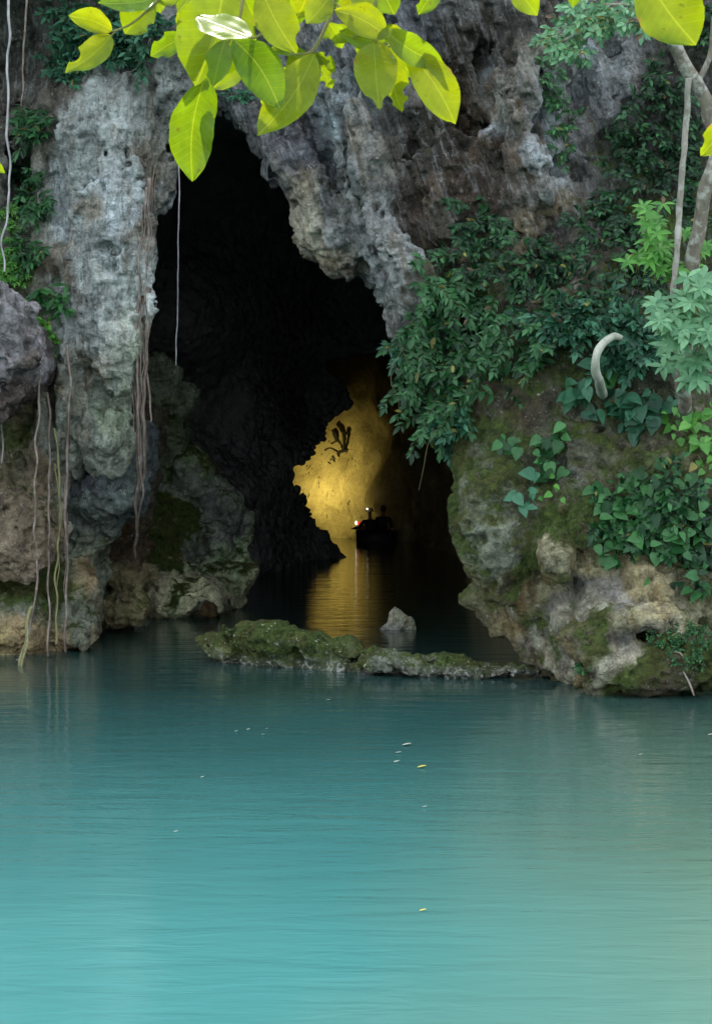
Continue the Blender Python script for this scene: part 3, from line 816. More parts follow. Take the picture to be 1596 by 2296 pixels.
ob = rock('rock_outcrop', [(-260, 560), (-60, 610), (10, 640), (35, 672), (62, 690), (72, 740), (80, 800), (66, 842), (40, 880), (0, 915), (-80, 960), (-260, 990)],
          [(0, 760, 20.6), (50, 760, 20.9), (-100, 760, 20.3), (20, 880, 21.0), (-240, 800, 20)], thick=2.2, h=0.045, R0=0.3, taper=0.1, namp=0.1, nscale=1.6,
          pal=[(0, 680, 21, (150, 148, 156), 0), (40, 720, 21, (150, 146, 152), 0), (10, 780, 21, (170, 166, 176), 0), (50, 800, 21, (104, 92, 84), 0), (20, 850, 21, (90, 78, 78), .0), (0, 900, 21, (96, 84, 80), .1), (-100, 800, 21, (120, 116, 118), .1)], mat=ROCK, seed=12.1, Yref=20.8,
          blobs=[(40, 770, 20.4, .4, .3, .06, -1, .08)])
props(ob, 'purplish grey rock jutting out at the left edge below the dark ferns', 'rock')

mo = rock('mossy_rock', [(456, 1456), (472, 1440), (494, 1418), (520, 1403), (560, 1402), (590, 1396), (632, 1392), (652, 1402), (668, 1420), (690, 1424), (712, 1420), (738, 1432), (770, 1430), (800, 1442), (830, 1448), (850, 1456), (880, 1452), (915, 1462), (960, 1462), (985, 1472), (1040, 1466), (1090, 1470), (1150, 1476), (1230, 1485), (1300, 1540), (1100, 1560), (700, 1560), (440, 1500)],
          [(460, 1455, 21.6), (560, 1450, 21.0), (650, 1460, 20.7), (800, 1480, 20.2), (950, 1490, 20.1), (1100, 1500, 19.8), (1200, 1500, 19.7)], thick=1.7, h=0.026, R0=0.34, taper=0.35, namp=0.045, nscale=3.0, gain=1.6,
          pal=[(470, 1440, 21, (150, 150, 128), .05), (540, 1420, 21, (110, 120, 70), .55), (620, 1410, 21, (96, 112, 60), .65), (600, 1440, 21, (80, 98, 50), .65), (540, 1455, 21, (60, 80, 50), .7), (700, 1440, 21, (92, 104, 66), .6), (650, 1465, 21, (60, 70, 56), .5), (770, 1445, 21, (96, 108, 66), .6), (760, 1475, 20.5, (76, 80, 74), .3), (830, 1480, 20.5, (88, 92, 84), .2), (890, 1465, 20.3, (112, 116, 104), .3), (960, 1475, 20.2, (96, 100, 88), .4), (1040, 1490, 20, (76, 82, 70), .5), (1150, 1495, 20, (76, 78, 66), .4)], mat=ROCK_MOSSY, seed=20.2, Yref=20.8, zmin=-0.35, fine=0.02,
          blobs=[(600, 1430, 21.0, .5, .45, .2, 1, .12), (700, 1450, 20.8, .22, .3, .16, 1, .08), (775, 1455, 20.5, .22, .3, .15, 1, .08), (900, 1485, 20.1, .55, .3, .10, 1, .08), (1060, 1500, 19.95, .7, .25, .09, 1, .06), (505, 1445, 21.3, .3, .3, .14, 1, .08)])
props(mo, 'long low rock covered in green moss lying across the water in front of the cave', 'rock')

ps = rock('pointed_stone', [(850, 1414), (866, 1396), (872, 1374), (884, 1358), (898, 1368), (912, 1376), (926, 1382), (936, 1396), (937, 1416), (932, 1450), (850, 1450)],
          [(890, 1400, 25.4), (870, 1410, 25.5), (925, 1410, 25.6)], thick=0.55, h=0.018, R0=0.06, taper=0.3, namp=0.022, nscale=4.5, gain=2.2, pal=[(880, 1380, 25.5, (164, 162, 150), 0), (900, 1395, 25.5, (160, 156, 140), 0), (915, 1412, 25.5, (100, 110, 84), .3), (870, 1408, 25.5, (150, 150, 140), 0)], mat=ROCK_MOSSY, seed=30.2, Yref=25.5, zmin=-0.3, fine=0.012)
props(ps, 'small pale pointed stone standing alone in the water behind the mossy rock', 'stone')
ps = rock('round_stone', [(446, 1372), (455, 1352), (470, 1343), (486, 1348), (492, 1362), (490, 1390), (446, 1390)], [(470, 1360, 27.0)], thick=0.5, h=0.022, R0=0.12, taper=0.3, namp=0.02, nscale=4, pal=[(470, 1350, 27, (130, 106, 66), 0), (470, 1375, 27, (84, 66, 44), 0)], mat=ROCK, seed=33.1, Yref=27, zmin=-0.2, fine=0.01)
props(ps, 'small brown stone at the waterline at the foot of the left boulder', 'stone')
ps = rock('pale_stone', [(302, 1398), (308, 1382), (324, 1376), (338, 1380), (342, 1392), (335, 1410), (302, 1410)], [(320, 1390, 26.2)], thick=0.5, h=0.022, R0=0.1, taper=0.3, namp=0.025, nscale=4, pal=[(320, 1385, 27, (140, 152, 132), .1), (330, 1395, 27, (110, 124, 100), .3)], mat=ROCK_MOSSY, seed=35.1, Yref=26.4, zmin=-0.2, fine=0.01)
props(ps, 'small greenish grey stone in the water at the left shore', 'stone')


# ------------------------------------------------------------------ where the cliff surface is
def surf(u, v, out=0.0, which=('cliff_right', 'cliff_left')):
    o = Vector((0, 0, CAM_H)); d = (P(u, v, 20) - o).normalized()
    best = None
    for n in which:
        h = BVH[n].ray_cast(o, d)
        if h[0] is not None and (best is None or h[3] < best[1]): best = (h[0], h[3], h[1])
    if best is None: return P(u, v, 21), Vector((0, -1, 0))
    nn = best[2]
    if nn.y > 0: nn = -nn
    return best[0] + nn * out, nn


# ------------------------------------------------------------------ tubes
def tube(pts, rads, seg=7, wob=0.0, closed=True):
    pts = [Vector(p) for p in pts]
    # resample with catmull-rom
    Vs, Qs = [], []
    n = len(pts)
    prev = None
    for i in range(n):
        a = pts[max(i - 1, 0)]; b = pts[min(i + 1, n - 1)]
        t = (b - a).normalized()
        if prev is None:
            x = t.orthogonal().normalized()
        else:
            x = (prev - t * prev.dot(t)).normalized()
        prev = x
        y = t.cross(x)
        for k in range(seg):
            an = 2 * math.pi * k / seg
            r = rads[i] * (1 + wob * mnoise.noise(pts[i] * 7 + Vector((k * 1.7, 0, 0))))
            Vs.append(pts[i] + (x * math.cos(an) + y * math.sin(an)) * r)
    for i in range(n - 1):
        for k in range(seg):
            Qs.append((i * seg + k, i * seg + (k + 1) % seg, (i + 1) * seg + (k + 1) % seg, (i + 1) * seg + k))
    T = []
    if closed:
        c0 = len(Vs); Vs.append(pts[0]); Vs.append(pts[-1])
        for k in range(seg):
            T.append((c0, (k + 1) % seg, k)); T.append((c0 + 1, (n - 1) * seg + k, (n - 1) * seg + (k + 1) % seg))
    return Vs, Qs, T


def smooth_path(pts, n, jit=0.0, seed=0):
    pts = [Vector(p) for p in pts]
    out = []
    m = len(pts) - 1
    for i in range(n + 1):
        f = i / n * m; k = min(int(f), m - 1); t = f - k
        p0 = pts[max(k - 1, 0)]; p1 = pts[k]; p2 = pts[k + 1]; p3 = pts[min(k + 2, m)]
        q = 0.5 * ((2 * p1) + (-p0 + p2) * t + (2 * p0 - 5 * p1 + 4 * p2 - p3) * t * t + (-p0 + 3 * p1 - 3 * p2 + p3) * t ** 3)
        if jit: q = q + Vector((mnoise.noise(q * 3 + Vector((seed, 0, 0))), mnoise.noise(q * 3 + Vector((0, seed + 5, 0))), 0)) * jit
        out.append(q)
    return out


class Acc:
    def __init__(s): s.V = []; s.Q = []; s.T = []; s.parts = []
    def tube(s, pts, r0, r1, seg=6, n=None, jit=0.0, wob=0.15, seed=0):
        pp = smooth_path(pts, n or max(4, len(pts) * 5), jit, seed)
        k = len(pp) - 1
        V, Q, T = tube(pp, [r0 + (r1 - r0) * i / k for i in range(k + 1)], seg, wob)
        b = len(s.V); s.V += V; s.parts.append((V, Q, T))
        s.Q += [tuple(x + b for x in q) for q in Q]; s.T += [tuple(x + b for x in q) for q in T]
    def make(s, name, mat, parent=None):
        if not s.V: return None
        if parent is not None and len(s.parts) <= 40:
            for V, Q, T in s.parts: o = link_mesh(name, mesh_np(name, [tuple(v) for v in V], Q, T), mat, parent)
            return o
        return link_mesh(name, mesh_np(name, [tuple(v) for v in s.V], s.Q, s.T), mat, parent)


# ------------------------------------------------------------------ leaves for plants (many at once)
PROFILES = {
    'lance': [(0, 0), (0.22, 0.36), (0.5, 0.5), (0.78, 0.30), (1.0, 0.0)],
    'oval': [(0, 0), (0.12, 0.34), (0.35, 0.5), (0.62, 0.47), (0.86, 0.27), (1.0, 0.0)],
    'heart': [(0.0, 0.0), (-0.13, 0.20), (-0.10, 0.38), (0.06, 0.52), (0.32, 0.50), (0.62, 0.31), (0.86, 0.10), (1.0, 0.0)],
}


class Leaves:
    def __init__(s): s.p = []; s.d = []; s.n = []; s.L = []; s.W = []; s.c = []
    def add(s, p, d, n, L, W, c=None):
        s.p.append(tuple(p)); s.d.append(tuple(d)); s.n.append(tuple(n)); s.L.append(L); s.W.append(W); s.c.append(random.random() if c is None else c)
    def make(s, name, mat, parent=None, profile='lance', fold=0.18, bend=0.25):
        N = len(s.p)
        if not N: return None
        p = np.array(s.p); d = np.array(s.d); n = np.array(s.n)
        d /= np.linalg.norm(d, axis=1, keepdims=True) + 1e-9
        x = np.cross(d, n); x /= np.linalg.norm(x, axis=1, keepdims=True) + 1e-9
        n = np.cross(x, d)
        L = np.array(s.L)[:, None]; W = np.array(s.W)[:, None]
        prof = PROFILES[profile]; K = len(prof) - 2
        cols = []
        for (t, w) in prof:
            c = p + d * L * t - n * L * bend * t * t
            if w == 0: cols.append(c)
            else:
                cols.append(c - x * W * w + n * W * w * fold * 2); cols.append(c); cols.append(c + x * W * w + n * W * w * fold * 2)
        V = np.stack(cols, 1)          # N, 11, 3
        e = 1 + 3 * (K - 1)
        tri = [(0, 2, 1), (0, 3, 2), (e, e + 1, e + 3), (e + 1, e + 2, e + 3)]
        quad = []
        for i in range(K - 1):
            a = 1 + 3 * i
            quad += [(a, a + 1, a + 4, a + 3), (a + 1, a + 2, a + 5, a + 4)]
        M = V.shape[1]
        off = (np.arange(N) * M)[:, None, None]
        Q = (np.array(quad)[None] + off).reshape(-1, 4); T = (np.array(tri)[None] + off).reshape(-1, 3)
        me = mesh_np(name, V.reshape(-1, 3), Q, T)
        a = me.attributes.new('rnd', 'FLOAT', 'POINT')
        a.data.foreach_set('value', np.repeat(np.array(s.c), M).astype(np.float32))
        return link_mesh(name, me, mat, parent)


def rv(s=1.0):
    return Vector((random.uniform(-s, s), random.uniform(-s, s), random.uniform(-s, s)))


def spray(acc, lv, p, d, length, leafL, leafW, step, droop=0.5, pair=True, thick=0.006, face=Vector((0, -1, 0.5)), cbase=None):
    """a shoot with leaves on both sides"""
    d = Vector(d).normalized(); p = Vector(p)
    n = max(2, int(length / step)); path = [p.copy()]
    side = 1
    for i in range(n):
        t = i / n
        d = (d + Vector((0, 0, -droop * step * 1.6)) + rv(0.10)).normalized()
        p = p + d * step; path.append(p.copy())
        x = d.cross(face).normalized() if d.cross(face).length > 0.1 else Vector((1, 0, 0))
        for sgn in ((1, -1) if pair else (side,)):
            ld = (x * sgn * random.uniform(0.6, 1.1) + d * random.uniform(0.4, 0.9) + Vector((0, -0.15, -0.25)) + rv(0.3)).normalized()
            s_ = random.uniform(0.7, 1.15) * (1 - 0.35 * t)
            c = None if cbase is None else min(1, max(0, cbase + random.gauss(0, 0.28)))
            lv.add(p + rv(step * 0.3), ld + rv(0.25), face + rv(0.85), leafL * s_, leafW * s_, c)
        side = -side
    lv.add(p, d, face + rv(0.3), leafL, leafW)
    acc.tube(path, thick, thick * 0.35, 4, n=max(3, n), wob=0)


def bush(name, label, cat, region, n, mat, leafL=0.13, leafW=0.06, length=(0.25, 0.6), out=0.05, profile='lance', droop=0.5, group=None, stem=None, up=0.0,
         step=0.055, which=('cliff_right', 'cliff_left'), pair=True, depth=None, bend=0.25, cb=None):
    """region: list of (u, v, ru, rv, weight) ellipses over which its shoots start"""
    acc = Acc(); lv = Leaves()
    tot = sum(r[4] for r in region)
    c0 = None
    for r in region:
        for k in range(int(n * r[4] / tot)):
            a = random.uniform(0, 2 * math.pi); q = math.sqrt(random.random())
            u = r[0] + math.cos(a) * q * r[2]; v = r[1] + math.sin(a) * q * r[3]
            if depth is None: p, nn = surf(u, v, out, which)
            else: p, nn = P(u, v, depth + random.uniform(-0.3, 0.3)), Vector((0, -1, 0.2))
            if c0 is None: c0 = p.copy()
            d = nn * 0.8 + Vector((random.uniform(-0.8, 0.8), -0.3, random.uniform(-0.6, 0.5) + up))
            spray(acc, lv, p - nn * 0.04, d, random.uniform(*length), leafL * random.uniform(0.8, 1.15), leafW * random.uniform(0.85, 1.1), step, droop, pair, cbase=cb)
    e = empty(name, c0, label, cat, group)
    acc.make('stem', stem or DSTEM, e)
    lv.make('foliage', mat, e, profile, bend=bend)
    return e


DENS = 1.0
# right wall, from the cave edge to the right
bush('hanging_bush', 'large dark green leafy bush hanging over the right edge of the cave mouth', 'bush', [(980, 640, 60, 90, 1.2), (1030, 720, 100, 100, 2), (960, 780, 60, 70, 1), (1050, 840, 90, 80, 1.6), (1000, 900, 50, 60, .8), (1170, 760, 70, 90, 1.0)], 155, LEAF_DARK, 0.15, 0.06, (0.25, 0.8), droop=0.9, cb=0.6)
bush('trailing_creeper', 'thin creeper with a few small leaves trailing into the dark cave mouth', 'creeper', [(900, 790, 20, 14, 1)], 7, LEAF_BLUE, 0.15, 0.055, (0.15, 0.35), cb=.7)
bush('trailing_creeper', 'creeper of narrow green leaves hanging lowest beside the lit cave wall', 'creeper', [(985, 965, 30, 30, 1), (1040, 950, 30, 18, 1), (1000, 1010, 10, 10, .4)], 16, LEAF_BLUE, 0.16, 0.06, (0.15, 0.4), cb=.6)
bush('climbing_shrub', 'dark shrub clinging to the middle of the right cliff face', 'shrub', [(1100, 560, 110, 70, 1), (1230, 640, 90, 80, 1.2), (1060, 480, 60, 40, .3)], 110, LEAF_DARK, 0.13, 0.055, (0.2, 0.5), droop=0.9, cb=0.2)
bush('climbing_shrub', 'wide dark shrub covering the upper right cliff behind the tree stem', 'shrub', [(1330, 560, 110, 100, 1.4), (1420, 430, 90, 90, 1.1), (1400, 300, 60, 90, .7), (1460, 620, 60, 80, .7), (1330, 700, 110, 50, 1)], 170, LEAF_DARK, 0.12, 0.05, (0.2, 0.5), droop=0.8, cb=0.15)
bush('climbing_shrub', 'sparse dark shrub on the shaded rock under the leaning branch at top right', 'shrub', [(1480, 210, 60, 70, 1), (1520, 330, 50, 60, 1), (1560, 60, 30, 50, .5), (1550, 480, 30, 80, .7)], 120, LEAF_DARK, 0.12, 0.05, (0.2, 0.5), droop=0.8, cb=0.1)
bush('climbing_shrub', 'thin green shrub tuft growing in the pale groove of the upper right cliff', 'shrub', [(1255, 300, 25, 60, 1), (1240, 190, 20, 50, 1), (1265, 100, 25, 60, .6)], 40, LEAF_MID, 0.10, 0.04, (0.15, 0.35), droop=0.9, cb=0.3)
bush('climbing_shrub', 'bluish green shrub below the curved pale branch at the right', 'shrub', [(1240, 730, 60, 40, 1), (1350, 720, 90, 40, 1), (1420, 780, 70, 50, 1.2)], 150, LEAF_BLUE, 0.16, 0.07, (0.2, 0.45), droop=0.9, cb=0.25)


def heart_vine(label, spots, mat=LEAF_BLUE, size=0.17, name='heart_leaf_vine', cb=None):
    acc = Acc(); lv = Leaves(); c0 = None
    for (u, v, ru, rv_, n) in spots:
        ctr, nn = surf(u, v, 0.03)
        if c0 is None: c0 = ctr
        for k in range(n):
            uu = u + random.gauss(0, ru * 0.6); vv = v + random.gauss(0, rv_ * 0.6)
            p, nn = surf(uu, vv, random.uniform(0.04, 0.30))
            s_ = size * random.uniform(0.45, 1.15)
            ld = Vector((random.uniform(-1.0, 1.0), -0.25, -0.8 + random.uniform(-0.4, 0.9)))
            cc = random.random() ** 1.3 if cb is None else min(1, max(0, cb + random.gauss(0, 0.2)))
            lv.add(p, ld, Vector((random.uniform(-0.9, 0.9), -0.8, random.uniform(-0.1, 1.2))), s_, s_ * random.uniform(0.7, 0.95), cc)
            q, _ = surf(uu + random.uniform(-8, 8), vv - 12, 0.0)
            acc.tube([q - Vector((0, -0.03, 0)), (q + p) / 2 + Vector((0, -0.03, 0.03)), p], 0.004, 0.003, 4, n=3)
    e = empty(name, c0, label, 'vine', 'heart leaved vines on the right rock')
    acc.make('stem', DSTEM, e); lv.make('foliage', mat, e, 'heart', fold=0.1, bend=0.12)


heart_vine('four big bluish heart shaped leaves in a ring left of the curved pale branch', [(1275, 880, 16, 14, 7), (1310, 872, 14, 16, 7), (1322, 895, 8, 10, 3), (1280, 905, 12, 6, 3)], size=0.19, cb=0.75)
heart_vine('single heart shaped leaf beside the foot of the curved pale branch', [(1385, 848, 8, 6, 3)], LEAF_MID, 0.2)
heart_vine('cluster of drooping leaves on the mossy rock nearest the cave mouth', [(1125, 1000, 14, 14, 9), (1150, 1010, 12, 14, 8)], LEAF_MID, 0.14)
heart_vine('bright green leaf cluster hanging on the rock between the two darker clusters', [(1245, 1010, 22, 24, 20), (1225, 1040, 12, 20, 10), (1255, 980, 16, 12, 8)], LEAF_MID, 0.16)
heart_vine('small group of pale bluish round leaves low on the mossy rock', [(1165, 1100, 10, 14, 6), (1185, 1125, 12, 14, 6), (1205, 1100, 12, 8, 5)], size=0.17, cb=0.8)
heart_vine('two tiny green leaves on the brown rock right of the pale round leaves', [(1250, 1102, 10, 6, 4), (1256, 1120, 5, 5, 2)], LEAF_FRESH, 0.1)
heart_vine('large spread of dark glossy heart leaves over the lower right rock', [(1370, 1120, 35, 35, 42), (1430, 1150, 50, 45, 80), (1500, 1160, 50, 50, 80), (1400, 1200, 45, 30, 45), (1560, 1140, 40, 50, 50), (1350, 1180, 18, 28, 20), (1480, 1220, 50, 25, 40), (1450, 1080, 50, 20, 25), (1410, 1250, 18, 10, 8)], LEAF_MID, 0.15, cb=None)
heart_vine('dark leafy vine hanging at the right edge below the heart leaves', [(1560, 1280, 30, 35, 34), (1590, 1230, 20, 40, 20), (1565, 1320, 12, 10, 8)], LEAF_DARK, 0.13)
heart_vine('bluish leaf patch below and right of the curved pale branch', [(1370, 900, 35, 18, 18), (1430, 920, 30, 28, 26), (1430, 955, 12, 22, 8), (1480, 900, 30, 22, 20), (1390, 910, 20, 14, 8)], LEAF_BLUE, 0.19, cb=0.35)
heart_vine('yellowish green small leaves at the right edge above the spread of heart leaves', [(1540, 960, 30, 30, 22), (1580, 1000, 20, 50, 26), (1500, 950, 14, 10, 6)], LEAF_FRESH, 0.13, cb=0.3)


# moss cushions, ferny green growth on the lower right rock and a lone yellow leaf
bush('creeping_shrub', 'dark leafy shoots sprouting among the large spread of heart leaves', 'shrub', [(1400, 1150, 70, 60, 1), (1500, 1130, 70, 80, 1.2), (1450, 1220, 80, 25, .8), (1560, 1200, 30, 60, .6)], 110, LEAF_DARK, 0.12, 0.06, (0.12, 0.35), droop=0.8, cb=0.3)
bush('ground_ferns', 'low green ferny growth covering the lowest rock at the right edge', 'ferns', [(1545, 1450, 50, 45, 2), (1490, 1440, 30, 25, .6), (1305, 1500, 14, 8, .3)], 150, LEAF_MID, 0.042, 0.02, (0.05, 0.12), droop=0.6, cb=0.15, step=0.022)

# ------------------------------------------------------------------ left cliff plants
L_ = ('cliff_left',)
bush('cliff_shrub', 'bluish green shrub hanging from the top of the left cliff behind the bright leaves', 'shrub', [(200, 60, 70, 60, 1.2), (300, 60, 60, 50, 1), (260, 110, 90, 35, 1), (340, 70, 40, 40, .6), (150, 150, 40, 30, .7)], 190, LEAF_BLUE, 0.14, 0.055, (0.2, 0.45), droop=0.8, which=L_, cb=0.4)
bush('cliff_shrub', 'small tuft of dark leaves high on the left edge of the left cliff', 'shrub', [(85, 260, 30, 18, 1), (75, 300, 25, 25, 1)], 48, LEAF_DARK, 0.17, 0.045, (0.15, 0.35), droop=0.9, which=L_, cb=0.4)
bush('cliff_shrub', 'dark leafy tuft in the middle of the left edge beside the white liana', 'shrub', [(80, 450, 30, 30, 1), (60, 400, 30, 30, .8), (70, 560, 26, 22, .6)], 80, LEAF_DARK, 0.14, 0.05, (0.15, 0.4), droop=0.9, which=L_, cb=0.5)
bush('cliff_fern', 'bright green fern patch at the left edge above the purplish rock', 'fern', [(20, 560, 20, 60, 1), (30, 610, 20, 30, 1), (10, 480, 10, 30, .4)], 80, LEAF_FRESH, 0.075, 0.022, (0.15, 0.3), droop=1.0, which=L_, step=0.028, cb=0.3)
bush('broad_leaf_plant', 'plant with long arching broad leaves above the bright hanging sprig', 'plant', [(100, 650, 22, 14, 1), (130, 680, 20, 16, 1), (160, 650, 20, 8, .7)], 15, LEAF_MID, 0.24, 0.07, (0.1, 0.2), droop=1.2, which=L_, cb=0.5, step=0.09)
bush('hanging_sprig', 'bright light green sprig of small round leaves hanging on the left cliff', 'plant', [(105, 735, 10, 18, 1), (112, 775, 9, 22, 1)], 24, LEAF_FRESH, 0.085, 0.06, (0.08, 0.2), profile='oval', droop=1.2, which=L_, cb=0.8, step=0.04)
bush('cliff_shrub', 'tiny grey green tuft at the top of the cave arch', 'shrub', [(540, 215, 22, 12, 1)], 14, LEAF_BLUE, 0.10, 0.04, (0.1, 0.2), droop=0.9, which=('cliff_right',), cb=0.7)


# ------------------------------------------------------------------ roots and lianas
def hang(name, label, cat, pts, r0, r1, mat, jit=0.03, seed=0, extra=(), group=None, seg=7, rs_=1.0):
    pp = [P(*p) for p in pts]
    e = Acc(); e.tube(pp, r0 * rs_, r1 * rs_, seg, n=len(pp) * 14, jit=jit, seed=seed, wob=0.4)
    for (ep, a, b) in extra:
        e.tube([P(*p) for p in ep], a * rs_, b * rs_, 5, n=len(ep) * 12, jit=jit, seed=seed + 3, wob=0.25)
    o = e.make(name, mat)
    return props(o, label, cat, group)


GR = 'roots hanging down the left cliff'
hang('liana', 'white twisting liana hanging down the far left edge of the cliff', 'liana', [(26, -80, 21.8), (20, 20, 21.8), (20, 100, 21.8), (24, 160, 21.8), (18, 270, 21.8), (22, 380, 21.8), (18, 480, 21.7), (6, 545, 21.7), (8, 610, 21.7)], 0.018, 0.012, ROOT_PALE, 0.05, 1, group=GR)
hang('liana', 'thin greyish liana just right of the white liana at top left', 'liana', [(52, -60, 22.2), (57, 30, 22.2), (54, 120, 22.2), (50, 240, 22.4)], 0.016, 0.010, ROOT_BROWN, 0.04, 2, group=GR)
hang('root_bundle', 'thick bundle of brown roots hanging down the cave edge of the left cliff', 'roots',
     [(338, 400, 22.2), (322, 480, 22.1), (316, 560, 22.1), (325, 640, 22.1), (318, 740, 22.1), (308, 860, 22.2), (312, 960, 22.4), (318, 1050, 22.6), (306, 1160, 23.0), (304, 1250, 23.6)], 0.042, 0.03, ROOT_BROWN, 0.05, 3, group=GR, seg=9, rs_=0.62,
     extra=[([(345, 370, 22.4), (340, 500, 22.3), (342, 620, 22.3)], .018, .012), ([(326, 440, 22.2), (306, 560, 22.2), (300, 700, 22.1), (298, 860, 22.2), (303, 1000, 22.3)], .03, .015),
            ([(330, 420, 22.0), (330, 560, 22.0), (335, 640, 22.0), (332, 720, 22.0), (322, 800, 22.1), (335, 860, 22.1), (343, 930, 22.1), (341, 946, 22.1)], .04, .018),
            ([(316, 560, 22.0), (310, 700, 22.0), (305, 850, 22.0), (312, 1000, 22.2), (318, 1120, 22.6), (308, 1200, 23.2)], .035, .02),
            ([(325, 600, 22.0), (334, 680, 22.0), (330, 760, 22.0), (322, 900, 22.1), (326, 1020, 22.3), (316, 1100, 22.7)], .05, .03),
            ([(350, 380, 22.4), (348, 450, 22.4), (354, 505, 22.4)], .012, .008), ([(340, 400, 22.0), (322, 520, 21.95), (312, 640, 21.9), (322, 760, 22.0), (314, 880, 22.0)], .014, .010),
            ([(334, 420, 22.0), (336, 540, 21.95), (322, 680, 21.9), (312, 800, 21.95), (318, 920, 22.1), (308, 1060, 22.4)], .016, .010), ([(322, 460, 21.95), (314, 600, 21.95), (330, 720, 21.9), (316, 850, 22.0), (306, 990, 22.2), (312, 1100, 22.5)], .014, .008), ([(328, 640, 22.0), (340, 700, 22.0), (326, 800, 22.0)], .022, .012),
            ([(318, 700, 22.1), (312, 820, 22.1), (318, 940, 22.2), (330, 980, 22.3), (325, 1030, 22.4)], .03, .012)])
hang('thin_root', 'single pale thread of root hanging free in the dark cave mouth', 'root', [(404, 180, 23.2), (402, 390, 23.0), (400, 560, 23.0), (398, 700, 23.0), (396, 780, 23.0), (395, 820, 23.0)], 0.011, 0.008, ROOT_PALE, 0.012, 4, group=GR)
hang('root', 'thick wavy root reaching down to the water at left, yellow green at its foot', 'root',
     [(88, 800, 21.6), (92, 880, 21.5), (86, 980, 21.5), (84, 1060, 21.5), (80, 1130, 21.5), (78, 1210, 21.6), (84, 1280, 21.6), (76, 1350, 21.6), (64, 1420, 21.5), (52, 1470, 21.3), (40, 1480, 21.2)], 0.026, 0.022, ROOT_BROWN, 0.05, 5, group=GR, rs_=0.62,
     extra=[])
hang('root', 'forked yellow green root foot dipping into the water at far left', 'root', [(74, 1360, 21.55), (62, 1400, 21.45), (58, 1440, 21.3), (48, 1480, 21.1), (40, 1515, 20.8), (34, 1540, 20.4)], 0.024, 0.020, ROOT_GREEN, 0.03, 15, group=GR, extra=[([(62, 1400, 21.45), (64, 1440, 21.2), (54, 1480, 21.0), (50, 1510, 20.7)], .018, .014)])
hang('root', 'left one of the two straight brown roots standing in the water', 'root', [(108, 880, 22.1), (112, 980, 22.0), (110, 1100, 22.0), (112, 1200, 22.0), (108, 1300, 22.0), (110, 1400, 21.8), (108, 1472, 21.8)], 0.026, 0.02, ROOT_BROWN, 0.03, 6, group=GR, rs_=0.62)
hang('root', 'yellowish wispy root between the two straight brown roots', 'root', [(122, 960, 22.0), (128, 1040, 22.0), (132, 1120, 22.0), (134, 1200, 22.0), (128, 1290, 22.0), (126, 1400, 21.9), (124, 1445, 21.9)], 0.016, 0.014, ROOT_GREEN, 0.05, 7, group=GR,
     extra=[([(126, 1040, 22), (136, 1160, 22.0), (132, 1260, 22.0), (130, 1330, 22.0)], .01, .008)])
hang('root', 'right one of the two straight brown roots standing in the water', 'root', [(152, 780, 22.0), (158, 860, 21.9), (154, 960, 21.8), (152, 1060, 21.8), (150, 1160, 21.9), (152, 1280, 21.9), (148, 1380, 21.9), (147, 1462, 21.9)], 0.03, 0.026, ROOT_BROWN, 0.03, 8, group=GR, rs_=0.62,
     extra=[([(146, 1080, 21.9), (147, 1200, 21.9), (145, 1330, 21.9)], .014, .01)])
hang('root', 'short curly root at the left edge below the purplish rock', 'root', [(0, 880, 21.0), (4, 840, 21.0), (2, 900, 21.4), (6, 990, 22.0), (3, 1040, 22.0)], 0.014, 0.01, ROOT_PALE, 0.03, 9, group=GR)
hang('bare_twig', 'bare brown twig bending down into the water at the right shore', 'twig', [(1508, 1462, 18.0), (1524, 1466, 17.9), (1532, 1480, 17.9), (1530, 1500, 17.9), (1545, 1530, 17.8), (1554, 1560, 17.7)], 0.014, 0.012, ROOT_BROWN, 0.02, 11, rs_=0.8)
hang('creeper_stem', 'thin stem hanging into the cave mouth with a leaf tuft at its tip', 'creeper', [(972, 960, 20.4), (958, 1000, 20.4), (948, 1050, 20.4), (938, 1100, 20.4)], 0.005, 0.003, DSTEM, 0.01, 12)
hang('creeper_stem', 'thin curling stem hanging from the creeper beside the dark cave', 'creeper', [(905, 780, 20.6), (880, 820, 20.5), (878, 860, 20.5), (892, 890, 20.5), (893, 915, 20.5)], 0.006, 0.003, DSTEM, 0.01, 13)

# curved pale branch stub on the right wall
a_ = Acc(); a_.tube([P(1402, 766, 19.8), P(1378, 754, 18.95), P(1352, 768, 18.7), P(1337, 795, 18.6), P(1334, 830, 18.6), P(1344, 856, 18.8), P(1350, 885, 19.5)], 0.036, 0.056, 10, n=34, jit=0.02, wob=0.3)
curv = props(a_.make('curved_branch', bark_material('pale_green_bark', (0.20, 0.23, 0.17), (0.46, 0.50, 0.40), 10, 0.5)), 'thick pale curved branch shaped like a tusk sticking out among the right plants', 'branch')


